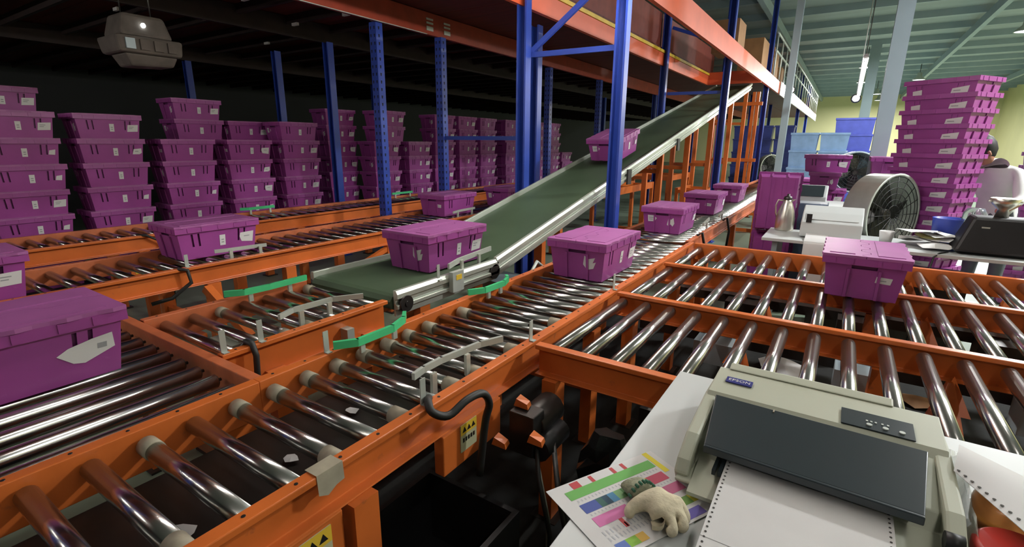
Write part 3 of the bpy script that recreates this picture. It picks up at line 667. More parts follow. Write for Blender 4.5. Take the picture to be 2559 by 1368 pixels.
b = MB(); b.prism([(1.70, zb - 0.03), (1.72, zb - 0.006), (1.75, zb), (yk, zb), (y_end, z_end), (y_end + 0.05, z_end - 0.04), (y_end, z_end - 0.09), (yk, zb - 0.09), (1.75, zb - 0.09), (1.71, zb - 0.07)], (-2.515, 0, 0), (-1.865, 0, 0), (0, 1, 0), (0, 0, 1)); b.build('belt', belt_m, bc)
b = MB(); b.cyl((-1.84, 1.78, zb - 0.05), (-1.82, 1.78, zb - 0.05), 0.045, n=18); b.cyl((-1.82, 1.78, zb - 0.05), (-1.815, 1.78, zb - 0.05), 0.015, n=10); b.build('tail_bearing', steel_dk, bc)
boxpart('pull_box', alu_plain, bc, -1.83, -1.80, 2.13, 2.23, 0.70, 0.82)
boxpart('pull_label', yellow, bc, -1.80, -1.798, 2.16, 2.21, 0.77, 0.80)
for y in (1.95, 2.45):
    for x in (-1.88, -2.5): leg_y(bc, x, y, zb - 0.09, 0.05)
for y in (3.3, 4.7, 6.2, 7.4, 8.75, 10.2, 11.6):
    zt = zb + (y - yk) * slope - 0.1
    for x in (-1.9, -2.48):
        b = MB(); b.box(x - 0.035, x + 0.035, y - 0.03, y + 0.03, 0.005, zt); b.build('leg', orange, bc)
    zz = 0.45
    while zz < zt - 0.1:
        b = MB(); b.box(-2.45, -1.93, y - 0.02, y + 0.02, zz, zz + 0.05); b.build('cross_tie', orange, bc); zz += 0.75
b = MB(); b.bar((-1.86, 2.9, 0.5), (-1.86, 4.6, 0.5), 0.04, 0.05); b.build('side_tie', orange, bc)
b = MB(); b.bar((-2.5, 1.9, 0.45), (-2.5, 3.3, 0.45), 0.04, 0.05); b.build('side_tie', orange, bc)
b = MB(); b.box(-2.3, -2.0, 2.9, 3.2, 0.35, 0.55); b.cyl((-2.0, 3.05, 0.45), (-1.9, 3.05, 0.45), 0.08, n=16); b.build('drive_motor', grey_m, bc)
b = MB(); b.tube([(-1.78, 2.9, 0.45), (-1.75, 2.92, 0.66), (-1.76, 3.02, 0.72), (-1.76, 3.12, 0.66), (-1.77, 3.15, 0.42)], 0.012); b.build('conduit', alu_plain, bc)
for y, z in ((4.9, 1.18), (6.6, 1.5)): boxpart('splice_plate', steel_dk, bc, -1.83, -1.815, y, y + 0.1, z - 0.03, z + 0.12)
# orange lift frame at the head of the incline and low stands behind
lf = thing('lift_frame', 'tall orange double post frame below the top of the incline', 'frame', (-1.85, 11.95, 0))
for x in (-1.80, -1.72, -2.45):
    b = MB(); b.box(x - 0.03, x + 0.03, 11.93, 11.99, 0.0, 2.62); b.build('upright', orange, lf)
for z in (1.2, 2.35): b = MB(); b.box(-2.5, -1.62, 11.9, 11.95, z, z + 0.07); b.build('crossbar', orange, lf)
for i, (x0, x1, y0, y1, z) in enumerate(((-2.95, -2.62, 6.6, 8.2, 0.95), (-3.3, -2.65, 9.2, 10.6, 1.0), (-2.45, -1.95, 9.1, 10.0, 0.8))):
    t = thing('conveyor_stand', ['open orange stand behind the incline nearest the tote', 'open orange stand behind the incline farther back', 'low orange stand under the raised belt'][i], 'stand', ((x0 + x1) / 2, (y0 + y1) / 2, 0), 'orange conveyor stands')
    for x in (x0, x1):
        for y in (y0, y1):
            b = MB(); b.box(x - 0.025, x + 0.025, y - 0.025, y + 0.025, 0, z); b.build('leg', orange, t)
        b = MB(); b.box(x - 0.02, x + 0.02, y0, y1, z - 0.1, z); b.build('side_rail', orange, t)
    for y in (y0, y1, (y0 + y1) / 2):
        b = MB(); b.box(x0, x1, y - 0.02, y + 0.02, z - 0.09, z - 0.03); b.build('crossbar', orange, t)

# ------------------------------------------------------------------ guides, sensors, hoses on the rails
def guide(label, pts, z, M, wd, h, feet, group, zfoot=RT):
    t = thing('guide_rail', label, 'guide rail', (pts[0][0], pts[0][1], zfoot), group)
    b = MB()
    for (a, c) in zip(pts[:-1], pts[1:]):
        a = Vector((*a, z)); c = Vector((*c, z)); d = (c - a).normalized() * 0.004
        b.bar(a - d, c + d, wd, h)
    b.build('guide_strip', M, t)
    for x, y in feet:
        b = MB(); b.bar((x, y, zfoot - 0.02), (x, y, z), 0.012, 0.022, up=(0, 1, 0)); b.build('bracket', alu, t)
    return t
GG = 'green guide strips'
guide('near green guide strip curving along the left rail of the main line', [(-1.51, 1.09), (-1.462, 1.16), (-1.462, 1.34), (-1.50, 1.44), (-1.545, 1.49)], 0.805, green_uhmw, 0.016, 0.03, [(-1.475, 1.19), (-1.475, 1.36)], GG, 0.77)
guide('middle green guide strip on the main line beside the belt drive', [(-1.52, 1.92), (-1.475, 2.0), (-1.47, 2.17), (-1.50, 2.25), (-1.53, 2.28)], 0.805, green_uhmw, 0.016, 0.03, [(-1.48, 2.04), (-1.48, 2.15)], GG, 0.77)
guide('green guide strip along the far rail of the short feed bed', [(-2.50, 1.20), (-2.45, 1.27), (-2.44, 1.4), (-2.45, 1.62)], 0.805, green_uhmw, 0.016, 0.03, [(-2.45, 1.3), (-2.45, 1.52)], GG, 0.77)
guide('small green guide strip on the far line behind the lone tote', [(-5.50, 2.93), (-5.46, 3.0), (-5.46, 3.3)], 0.815, green_uhmw, 0.016, 0.03, [(-5.46, 3.02), (-5.46, 3.25)], GG, 0.77)
guide('small green guide strip on the far line behind the perforated post', [(-5.46, 5.14), (-5.46, 5.55)], 0.815, green_uhmw, 0.016, 0.03, [(-5.46, 5.2), (-5.46, 5.5)], GG, 0.77)
GA = 'pale metal guide bars'
guide('pale bent guide bar on two brackets over the near end of the main rollers', [(-1.075, 1.065), (-1.085, 1.12), (-1.085, 1.21), (-1.058, 1.40), (-1.02, 1.49)], 0.81, alu_plain, 0.012, 0.024, [(-1.04, 1.12), (-1.04, 1.3)], GA, 0.75)
guide('pale bent guide bar over the short feed bed rollers', [(-1.955, 1.15), (-1.99, 1.235), (-1.98, 1.44), (-1.905, 1.56)], 0.81, alu_plain, 0.012, 0.024, [(-1.95, 1.25), (-1.95, 1.4)], GA, 0.75)
guide('pale guide bar on the belt edge beside the incline tote', [(-1.83, 2.13), (-1.88, 2.28), (-1.93, 2.68)], 0.855, alu_plain, 0.012, 0.03, [(-1.87, 2.3), (-1.89, 2.5)], GA, 0.79)
guide('pale guide bar beside the lone tote on the middle line', [(-3.53, 1.67), (-3.51, 1.74), (-3.47, 2.0)], 0.81, alu_plain, 0.012, 0.024, [(-3.48, 1.75), (-3.46, 1.95)], GA, 0.75)
guide('pale guide bar on the middle line beside the two totes', [(-3.44, 4.1), (-3.48, 4.25), (-3.50, 4.55)], 0.82, alu_plain, 0.012, 0.024, [(-3.46, 4.2), (-3.46, 4.45)], GA, 0.75)
def eye(label, x, y, h=0.1, z=RT):
    t = thing('sensor_bracket', label, 'sensor', (x, y, z), 'upright sensor brackets')
    b = MB(); b.box(x - 0.002, x + 0.002, y - 0.011, y + 0.011, z - 0.01, z + h); b.box(x - 0.002, x + 0.02, y - 0.011, y + 0.011, z + 0.001, z + 0.004); b.build('plate', alu_plain, t)
    b = MB(); b.cyl((x, y, z + h * 0.75), (x - 0.012, y, z + h * 0.75), 0.006, n=8); b.build('lens', black, t)
eye('sensor bracket on the near rail beside the black hose', -0.975, 1.0, 0.085)
eye('sensor bracket on the main right rail by the first lane corner', -0.965, 1.62, 0.085)
eye('sensor bracket in front of the tote on the main line', -0.965, 2.50, 0.09)
eye('sensor bracket on the left rail by the near green strip', -1.545, 1.08, 0.085)
eye('sensor bracket on the near side of the short feed bed', -1.85, 1.0, 0.09)
eye('pale sensor bracket upright on the belt frame in front of the tote', -1.84, 2.05, 0.09, 0.79)
eye('sensor bracket on the near rail of the middle line left of the lone tote', -3.38, 1.42, 0.08)
eye('sensor bracket on the feed bed corner by the cross conveyor', -1.86, 0.86, 0.09)
# black hose looping over the near rail
hs = thing('hose', 'thick black hose looping over the near orange rail', 'hose', (-0.95, 1.0, RT))
b = MB(); pts = [(-0.985, 1.035, RT + 0.0), (-0.955, 1.0, RT + 0.016), (-0.925, 0.985, RT - 0.005), (-0.90, 1.03, RT - 0.03), (-0.885, 1.10, RT - 0.005), (-0.875, 1.17, RT - 0.01), (-0.87, 1.2, RT - 0.06), (-0.88, 1.19, RT - 0.13), (-0.89, 1.17, 0.45)]
sm = []
for i in range(len(pts) - 1):
    p0 = Vector(pts[max(i - 1, 0)]); p1 = Vector(pts[i]); p2 = Vector(pts[i + 1]); p3 = Vector(pts[min(i + 2, len(pts) - 1)])
    for k in range(5):
        t = k / 5; sm.append(0.5 * ((2 * p1) + (p2 - p0) * t + (2 * p0 - 5 * p1 + 4 * p2 - p3) * t * t + (3 * p1 - p0 - 3 * p2 + p3) * t ** 3))
b.tube(sm + [Vector(pts[-1])], 0.013, 10); b.build('hose_body', rubber, hs)
h2 = thing('hose', 'dark hose hanging over the tall orange side of the short feed bed', 'hose', (-1.84, 0.96, RT))
b = MB(); b.tube([(-1.9, 0.95, RT - 0.02), (-1.87, 0.95, RT + 0.012), (-1.835, 0.955, RT + 0.008), (-1.825, 0.96, RT - 0.04), (-1.825, 0.955, RT - 0.12), (-1.84, 0.94, RT - 0.2)], 0.012, 10); b.build('hose_body', rubber, h2)
# yellow warning plates on the legs of the main line
def warn(label, x, y, z, w_, h_):
    t = thing('warning_plate', label, 'sign', (x, y, z))
    b = MB(); b.box(x, x + 0.003, y - w_ / 2, y + w_ / 2, z, z + h_); b.build('plate', mat('pale_plate', (190, 188, 150), 0.6), t)
    b = MB(); b.box(x + 0.003, x + 0.0036, y - w_ / 2, y + w_ / 2, z + h_ * 0.62, z + h_); b.build('yellow_band', yellow, t)
    b = MB()
    for k in range(3):
        yc = y + (k - 1) * w_ * 0.28; r = h_ * 0.11; zc = z + h_ * 0.8
        b.poly([(x + 0.004, yc - r, zc - r * 0.8), (x + 0.004, yc + r, zc - r * 0.8), (x + 0.004, yc, zc + r)])
    b.build('warning_triangles', black, t)
    b = MB()
    for k in range(5): b.poly([(x + 0.004, y - w_ * 0.38 + k * w_ * 0.16, z + h_ * 0.34), (x + 0.004, y - w_ * 0.28 + k * w_ * 0.16, z + h_ * 0.34), (x + 0.004, y - w_ * 0.28 + k * w_ * 0.16, z + h_ * 0.5), (x + 0.004, y - w_ * 0.38 + k * w_ * 0.16, z + h_ * 0.5)])
    b.build('printed_marks', steel_dk, t)
bx = MB(); bx.box(-0.975, -0.934, 1.04, 1.36, 0.50, 0.645); tag(bx.build('junction_box', orange, bevel=0.004, loc=(-0.95, 1.19, 0.50)), 'orange junction box under the near rail below the hose', 'box')
bx = MB(); bx.box(-0.975, -0.94, 0.36, 0.66, 0.40, 0.645); tag(bx.build('junction_box', orange, bevel=0.004, loc=(-0.95, 0.5, 0.40)), 'orange junction box under the near rail at the bottom edge', 'box')
warn('yellow and pale warning plate under the black hose', -0.933, 1.165, 0.545, 0.085, 0.10)
warn('pale warning plate with black triangles at the bottom edge', -0.939, 0.565, 0.51, 0.11, 0.12)

# ------------------------------------------------------------------ near packing desk and what lies on it
def table(label, x0, x1, y0, y1, z, legs_at, M=desk_m, th=0.025):
    t = thing('packing_desk', label, 'desk', ((x0 + x1) / 2, (y0 + y1) / 2, 0))
    boxpart('desk_top', M, t, x0, x1, y0, y1, z - th, z, bevel=0.002)
    for x in legs_at:
        for y in (y0 + 0.06, y1 - 0.06):
            b = MB(); b.box(x - 0.02, x + 0.02, y - 0.02, y + 0.02, 0, z - th); b.build('leg', grey_m, t)
        b = MB(); b.box(x - 0.015, x + 0.015, y0 + 0.06, y1 - 0.06, z - th - 0.05, z - th - 0.005); b.build('apron_bar', grey_m, t)
    return t
DZ1 = 0.84
table('white packing desk under the beige printer at the lower right', -0.348, 1.15, 0.35, 1.535, DZ1, (-0.28, 1.08))
# dot matrix printer
pr = thing('dot_matrix_printer', 'beige flatbed printer with a dark cover on the near white desk', 'printer', (0.025, 1.17, DZ1))
X0, X1, YF, YB = -0.212, 0.268, 0.955, 1.392
b = MB()   # main shell: side profile swept across x
prof = [(YF + 0.02, DZ1 + 0.008), (YB - 0.02, DZ1 + 0.008), (YB, DZ1 + 0.03), (YB, DZ1 + 0.10), (YB - 0.02, DZ1 + 0.118), (1.225, DZ1 + 0.112), (1.205, DZ1 + 0.098), (1.06, DZ1 + 0.07), (1.03, DZ1 + 0.028), (YF, DZ1 + 0.024), (YF, DZ1 + 0.018)]
b.prism(prof, (X0 + 0.006, 0, 0), (X1 - 0.006, 0, 0), (0, 1, 0), (0, 0, 1)); b.build('shell', beige, pr, bevel=0.008)
for s, x in ((1, X0), (-1, X1)):
    b = MB(); b.prism([(YF + 0.03, DZ1 + 0.0), (YB - 0.03, DZ1 + 0.0), (YB - 0.015, DZ1 + 0.1), (1.23, DZ1 + 0.106), (1.05, DZ1 + 0.085), (0.985, DZ1 + 0.055), (0.965, DZ1 + 0.03)], (x, 0, 0), (x + s * 0.03, 0, 0), (0, 1, 0), (0, 0, 1)); b.build('side_cheek', beige, pr, bevel=0.006)
b = MB(); b.prism([(YB - 0.01, DZ1 + 0.105), (YB + 0.012, DZ1 + 0.116), (YB + 0.002, DZ1 + 0.128), (YB - 0.03, DZ1 + 0.121)], (X0 + 0.03, 0, 0), (X1 - 0.09, 0, 0), (0, 1, 0), (0, 0, 1)); b.build('rear_ridge', beige, pr, bevel=0.004)
# smoked cover
b = MB(); c = [(-0.184, 1.208, DZ1 + 0.113), (0.226, 1.2, DZ1 + 0.113), (0.207, 1.008, DZ1 + 0.086), (-0.166, 1.016, DZ1 + 0.086)]
b.hexa([(p[0], p[1], p[2] - 0.006) for p in (c[3], c[2], c[1], c[0])] + [c[3], c[2], c[1], c[0]]); 
b.hexa([(-0.166, 1.008, DZ1 + 0.07), (0.207, 1.0, DZ1 + 0.07), (0.207, 1.008, DZ1 + 0.07), (-0.166, 1.016, DZ1 + 0.07), (-0.166, 1.01, DZ1 + 0.086), (0.207, 1.002, DZ1 + 0.086), (0.207, 1.01, DZ1 + 0.086), (-0.166, 1.018, DZ1 + 0.086)])
b.build('paper_cover', smoke, pr, bevel=0.002)
boxpart('cover_tab', sleeve, pr, -0.056, -0.053, 1.192, 1.204, DZ1 + 0.112, DZ1 + 0.1145)
# control panel
zt = DZ1 + 0.1135
cpn = MB(); cpn.prism([(1.226, zt), (1.296, zt + 0.004), (1.296, zt + 0.0065), (1.226, zt + 0.0025)], (0.076, 0, 0), (0.208, 0, 0), (0, 1, 0), (0, 0, 1)); cpn = cpn.build('control_panel', smoke, pr)
for x in (0.128, 0.157, 0.186):
    b = MB(); b.cyl((x, 1.243, zt + 0.002), (x, 1.243, zt + 0.0062), 0.0055, n=14); b.build('button', alu_plain, cpn)
b = MB()
for x in (0.122, 0.13, 0.138, 0.15, 0.16): b.box(x, x + 0.004, 1.256, 1.262, zt + 0.004, zt + 0.0058)
b.build('indicator_row', alu_plain, cpn)
# badge with lettering
bd = MB(); bd.prism([(1.285, zt + 0.003), (1.313, zt + 0.0045), (1.313, zt + 0.007), (1.285, zt + 0.0055)], (-0.177, 0, 0), (-0.115, 0, 0), (0, 1, 0), (0, 0, 1)); bd = bd.build('maker_badge', mat('badge_blue', (36, 40, 120), 0.4), pr)
fc = bpy.data.curves.new('lettering', 'FONT'); fc.body = 'EPSON'; fc.size = 0.0165; fc.align_x = 'CENTER'; fc.align_y = 'CENTER'; fc.extrude = 0.0003; fc.space_character = 1.05
fo = bpy.data.objects.new('lettering_source', fc); COL.objects.link(fo); bpy.context.view_layer.update()
me = bpy.data.meshes.new_from_object(fo.evaluated_get(bpy.context.evaluated_depsgraph_get())); bpy.data.objects.remove(fo)
lt = bpy.data.objects.new('lettering', me); COL.objects.link(lt); me.materials.clear(); me.materials.append(white_m); lt.parent = bd
lt.location = Vector((-0.146, 1.299, zt + 0.0066)) - wloc(bd); lt.rotation_euler = (0.05, 0, 0); lt.scale = (1.0, 1.05, 1)
# front paper tray and knob
b = MB(); b.hexa([(-0.175, 0.93, DZ1 + 0.012), (0.24, 0.93, DZ1 + 0.012), (0.24, 1.04, DZ1 + 0.03), (-0.175, 1.04, DZ1 + 0.03), (-0.175, 0.93, DZ1 + 0.02), (0.24, 0.93, DZ1 + 0.02), (0.24, 1.04, DZ1 + 0.04), (-0.175, 1.04, DZ1 + 0.04)]); b.build('front_tray', beige, pr)
for x in (-0.14, -0.128):
    b = MB(); b.box(x, x + 0.007, 0.985, 1.05, DZ1 + 0.04, DZ1 + 0.052); b.build('tractor_rail', smoke, pr)
b = MB(); b.cyl((0.236, 1.0, DZ1 + 0.058), (0.262, 1.0, DZ1 + 0.058), 0.016, n=14); b.build('platen_knob', black, pr)
# fan-fold paper coming out of the printer
pp = thing('fanfold_paper', 'white perforated paper feeding out of the beige printer', 'paper', (0.02, 0.8, DZ1))
def sheet(y_z, xl, xr):
    b = MB(); n = len(y_z); k = 0
    for y, z in y_z: b.v += [Vector((xl, y, z)), Vector((xr, y, z))]
    for i in range(n - 1): b.face((2 * i, 2 * i + 1, 2 * i + 3, 2 * i + 2), 0, True)
    for i in range(n): b.v += [b.v[2 * i] - Vector((0, 0, 0.0008)), b.v[2 * i + 1] - Vector((0, 0, 0.0008))]
    for i in range(n - 1):
        o = 2 * n + 2 * i; b.face((o, o + 2, o + 3, o + 1), 0, True)
    return b
yz = [(1.07, 0.892), (1.03, 0.893), (0.98, 0.892), (0.92, 0.889), (0.85, 0.884), (0.78, 0.878), (0.70, 0.87), (0.62, 0.861), (0.5, 0.85)]
sheet(yz, -0.119, 0.168).build('paper_sheet', white_m, pp)
def zof(y):
    for (a, za), (c, zc) in zip(yz[:-1], yz[1:]):
        if c <= y <= a: return za + (zc - za) * (a - y) / (a - c)
b = MB()
for s in (-0.1125, 0.1615):
    y = 0.52
    while y < 1.06:
        b.cyl((s, y, zof(y) + 0.0002), (s, y, zof(y) + 0.0009), 0.0021, n=8); y += 0.0127
q = b.build('feed_holes', grey_print if False else mat('hole_shadow', (70, 68, 66), 0.9), pp); q['kind'] = 'stuff'
for y in (0.80,):
    b = MB(); b.box(-0.119, 0.168, y - 0.0006, y + 0.0006, zof(y) + 0.0001, zof(y) + 0.0006); b.build('fold_line', mat('fold_grey', (200, 198, 197), 0.7), pp)
# laminated colour chart under the glove
ch = thing('colour_chart', 'laminated sheet of green pink and blue bars on the near desk corner', 'chart', (-0.27, 0.87, DZ1))
o0 = Vector((-0.424, 0.786, DZ1 + 0.0015)); ux = Vector((0.135, 0.262, 0)).normalized(); uy = Vector((0.262, -0.135, 0)).normalized()
def CP(u, v, dz=0): return o0 + ux * u + uy * v + Vector((0, 0, dz))
LU, LV = 0.297, 0.21
b = MB(); b.hexa([CP(0, LV), CP(0, 0), CP(LU, 0), CP(LU, LV), CP(0, LV, 0.001), CP(0, 0, 0.001), CP(LU, 0, 0.001), CP(LU, LV, 0.001)]); b.build('laminate', white_m, ch)
bars = {}
def bar_(c, u0, u1, v0, v1): bars.setdefault(c, []).append((u0, u1, v0, v1))
bar_((106, 190, 84), 0.03, 0.265, 0.024, 0.05)
for u in (0.055, 0.105, 0.165, 0.195): bar_((205, 60, 66), u, u + (0.022 if u < 0.06 else 0.009), 0.004, 0.024)
bar_((240, 220, 40), 0.268, 0.282, -0.0, 0.075)
bar_((66, 86, 170), 0.035, 0.075, 0.068, 0.094); bar_((52, 100, 92), 0.075, 0.09, 0.068, 0.094); bar_((40, 78, 100), 0.09, 0.105, 0.068, 0.094); bar_((78, 150, 200), 0.105, 0.122, 0.068, 0.094); bar_((140, 200, 130), 0.122, 0.14, 0.068, 0.094); bar_((90, 150, 80), 0.14, 0.17, 0.068, 0.094)
bar_((205, 160, 70), 0.19, 0.215, 0.068, 0.094); bar_((205, 70, 96), 0.215, 0.262, 0.068, 0.094)
bar_((222, 110, 176), 0.035, 0.12, 0.108, 0.134); bar_((205, 96, 140), 0.15, 0.27, 0.108, 0.134)
bar_((205, 60, 66), 0.08, 0.089, 0.134, 0.158)
bar_((110, 160, 70), 0.16, 0.25, 0.15, 0.172); bar_((215, 205, 50), 0.25, 0.285, 0.15, 0.172)
bar_((92, 122, 205), 0.03, 0.055, 0.18, 0.2); bar_((140, 200, 60), 0.055, 0.08, 0.18, 0.2); bar_((226, 176, 70), 0.08, 0.1, 0.18, 0.2); bar_((100, 86, 180), 0.2, 0.25, 0.182, 0.204)
for i, (c, L) in enumerate(bars.items()):
    M = mat('print_%d' % i, tuple(int(q * 0.8 + 0.2 * sum(c) / 3) for q in c), 0.75, vary=0.03)
    for u0, u1, v0, v1 in L:
        b = MB(); b.poly([CP(u0, v1, 0.0014), CP(u0, v0, 0.0014), CP(u1, v0, 0.0014), CP(u1, v1, 0.0014)]); b.build('printed_bar', M, ch)
b = MB()
for v, u0, u1, h in ((0.055, 0.04, 0.26, 0.006), (0.098, 0.04, 0.26, 0.005), (0.145, 0.03, 0.14, 0.012), (0.162, 0.03, 0.14, 0.010)):
    u = u0
    while u < u1: b.poly([CP(u, v + h, 0.0014), CP(u, v, 0.0014), CP(u + 0.003, v, 0.0014), CP(u + 0.003, v + h, 0.0014)]); u += 0.009
q = b.build('printed_rows', mat('print_grey', (176, 178, 184), 0.5), ch); q['kind'] = 'stuff'

def skin_fig(name, joints, edges, M, parent, sub=2, root=0):
    me = bpy.data.meshes.new(name); off = wloc(parent)
    me.from_pydata([tuple(Vector(j[0]) - off) for j in joints], edges, [])
    o = bpy.data.objects.new(name, me); COL.objects.link(o)
    me.materials.append(M)
    md = o.modifiers.new('skin', 'SKIN'); md.use_smooth_shade = True; md.branch_smoothing = 0.6
    sv = me.skin_vertices[0].data if me.skin_vertices else None
    if sv is None:
        bpy.context.view_layer.objects.active = o; bpy.ops.mesh.customdata_skin_add(); sv = me.skin_vertices[0].data
    for i, j in enumerate(joints):
        r = j[1]; sv[i].radius = (r, r) if not isinstance(r, tuple) else r; sv[i].use_root = (i == root)
    ss = o.modifiers.new('sub', 'SUBSURF'); ss.levels = sub; ss.render_levels = sub
    bpy.context.view_layer.update()
    m2 = bpy.data.meshes.new_from_object(o.evaluated_get(bpy.context.evaluated_depsgraph_get()))
    o.modifiers.clear(); o.data = m2; m2.name = name
    for p in m2.polygons: p.use_smooth = True
    o.parent = parent
    return o
# crumpled knitted glove
gl = thing('work_glove', 'crumpled cream knitted glove with a green edged cuff on the colour chart', 'glove', (-0.22, 0.86, DZ1 + 0.003))
g0 = DZ1 + 0.003
J = [((-0.246, 0.868, g0 + 0.024), (0.034, 0.022)), ((-0.222, 0.856, g0 + 0.028), (0.044, 0.027)), ((-0.196, 0.846, g0 + 0.026), (0.043, 0.026)),
     ((-0.170, 0.868, g0 + 0.024), 0.0155), ((-0.154, 0.852, g0 + 0.018), 0.0145), ((-0.162, 0.838, g0 + 0.010), 0.0115),
     ((-0.168, 0.848, g0 + 0.024), 0.0155), ((-0.150, 0.832, g0 + 0.016), 0.0145), ((-0.162, 0.818, g0 + 0.010), 0.0115),
     ((-0.176, 0.828, g0 + 0.022), 0.015), ((-0.162, 0.808, g0 + 0.014), 0.0135), ((-0.178, 0.800, g0 + 0.010), 0.011),
     ((-0.196, 0.816, g0 + 0.019), 0.0135), ((-0.190, 0.796, g0 + 0.012), 0.012),
     ((-0.244, 0.830, g0 + 0.020), 0.0155), ((-0.256, 0.812, g0 + 0.013), 0.0125), ((-0.246, 0.800, g0 + 0.010), 0.0105)]
skin_fig('glove_hand', J, [(0, 1), (1, 2), (2, 3), (3, 4), (4, 5), (2, 6), (6, 7), (7, 8), (2, 9), (9, 10), (10, 11), (2, 12), (12, 13), (1, 14), (14, 15), (15, 16)], knit, gl, 2)
J = [((-0.238, 0.866, g0 + 0.022), (0.031, 0.022)), ((-0.256, 0.882, g0 + 0.018), (0.034, 0.018)), ((-0.276, 0.896, g0 + 0.013), (0.033, 0.013)), ((-0.283, 0.901, g0 + 0.012), (0.031, 0.011))]
skin_fig('cuff', J, [(0, 1), (1, 2), (2, 3)], cuff_m, gl, 2)
b = MB()
for k in range(9):
    t = k / 8 - 0.5; p = Vector((-0.243, 0.869, g0 + 0.046 - 0.05 * t * t * 2)) + Vector((0.6, 0.8, 0)) * t * 0.062
    b.cyl(p, p + Vector((-0.007, 0.006, -0.001)), 0.003, n=6)
b.build('cuff_stitching', cuff_g, gl)
# amber jar, paper laid over it, red lid, clear bag
jr = thing('jar', 'amber plastic jar at the right edge of the near desk, half under paper', 'jar', (0.362, 1.165, DZ1))
b = MB(); b.lathe([(0.0, 0.002), (0.05, 0.0), (0.062, 0.014), (0.065, 0.06), (0.058, 0.08), (0.045, 0.086), (0.0, 0.088)], (0.362, 1.165, DZ1 + 0.001), 28); b.build('jar_body', amber, jr)
rl_ = thing('red_tape_roll', 'round red roll at the lower right corner of the near desk', 'tape roll', (0.336, 1.03, DZ1))
b = MB(); b.lathe([(0.0, 0.0), (0.055, 0.0), (0.06, 0.008), (0.06, 0.056), (0.053, 0.064), (0.0, 0.066)], (0.336, 1.03, DZ1 + 0.001), 32); b.build('roll', red_m, rl_, bevel=0.002)
tp = thing('paper_offcut', 'white perforated paper draped over the amber jar', 'paper', (0.45, 1.25, DZ1 + 0.13))
PA, PB, PD, PC = Vector((0.262, 1.165, 0.945)), Vector((0.35, 1.0, 0.94)), Vector((0.53, 1.11, 0.93)), Vector((0.282, 1.265, 0.948))
b = MB(); N = 8
for s in (0, -0.0009):
    for i in range(N + 1):
        for j in range(N + 1):
            u, v = i / N, j / N; p = lerp(lerp(PA, PB, u), lerp(PC, PD, u), v); p.z += s + 0.012 * math.sin(v * 2.6)
            b.v.append(p)
K = (N + 1) ** 2
for i in range(N):
    for j in range(N):
        a = i * (N + 1) + j; b.face((a, a + 1, a + N + 2, a + N + 1), 0, True); b.face((K + a, K + a + N + 1, K + a + N + 2, K + a + 1), 0, True)
b.build('paper_sheet', white_m, tp)
b = MB()
for k in range(12):
    p = lerp(lerp(PA, PB, 0.05 + k * 0.08), lerp(PC, PD, 0.05 + k * 0.08), 0.07) + Vector((0, 0, 0.0032)); b.cyl(p, p + Vector((0, 0, 0.0008)), 0.0028, n=8)
b.build('feed_holes', mat('hole_dark', (80, 78, 74), 0.9), tp)
bg = thing('plastic_bag', 'cloudy plastic bag slumped between the printer and the amber jar', 'bag', (0.31, 1.15, DZ1))
b = MB(); random.seed(3); nx, ny = 10, 16
for i in range(nx + 1):
    for j in range(ny + 1):
        u, v = i / nx, j / ny
        z = DZ1 + 0.012 + 0.075 * math.sin(math.pi * u) * (0.35 + 0.45 * math.sin(math.pi * v)) + random.uniform(-0.007, 0.007)
        b.v.append(Vector((0.270 + 0.022 * u + random.uniform(-0.002, 0.002) + 0.05 * v * v * u, 0.90 + 0.5 * v + random.uniform(-0.004, 0.004), z)))
for i in range(nx):
    for j in range(ny): a = i * (ny + 1) + j; b.face((a, a + ny + 1, a + ny + 2, a + 1), 0, False)
b.build('bag_film', plast, bg)

# ------------------------------------------------------------------ dark clutter below the near desk and lanes
t = thing('floor_shade', 'dark sheet painted as shade on the floor between the desk and the near rail', 'mat', (-0.55, 0.9, 0))
boxpart('shade_sheet', mat('floor_shade_black', (20, 22, 20), 0.85, vary=0.3, scale=30), t, -1.75, 1.65, -0.6, 4.25, 0.001, 0.008)  # dark sheet paints the floor shade below the desk, rail and lanes
t = thing('black_crate', 'black crate on the floor under the near orange rail', 'crate', (-0.98, 0.85, 0.009))
for q in ((-1.19, -0.77, 0.42, 0.44), (-1.19, -0.77, 1.22, 1.24), (-1.19, -1.17, 0.44, 1.22), (-0.79, -0.77, 0.44, 1.22)):
    b = MB(); b.box(q[0], q[1], q[2], q[3], 0.01, 0.31); b.build('crate_side', black, t)
boxpart('crate_floor', black, t, -1.17, -0.79, 0.44, 1.22, 0.01, 0.022)
random.seed(11)
spots = [(-1.2, 0.4, .63), (-1.25, 0.72, .63), (-1.1, 0.95, .63), (-1.32, 1.0, .63), (-0.75, 1.18, 0.013), (-0.66, 1.26, 0.013), (-0.7, 0.75, 0.026), (-0.62, 0.6, 0.026), (-0.3, 1.9, .01), (0.1, 2.0, .01), (0.5, 2.05, .01), (-0.2, 2.9, .01), (0.25, 2.75, .01), (0.7, 2.9, .01), (-0.5, 3.7, .01), (-0.15, 3.75, .01), (0.6, 3.7, .01), (0.9, 2.0, .01)]
PL = ['on the pan under the dimmest main rollers', 'on the pan below the near main rollers', 'on the pan by the bent guide bar', 'on the pan at the left rail', 'on the floor near the crate end', 'on the floor by the lane corner', 'in the black crate, larger', 'in the black crate, front', 'below the nearest lane at left', 'below the nearest lane mid way', 'below the nearest lane by the printer', 'below the middle lane at left', 'below the middle lane centre', 'below the middle lane at right', 'below the farthest lane at left', 'below the farthest lane centre', 'below the farthest lane by the tote', 'below the nearest lane at far right']
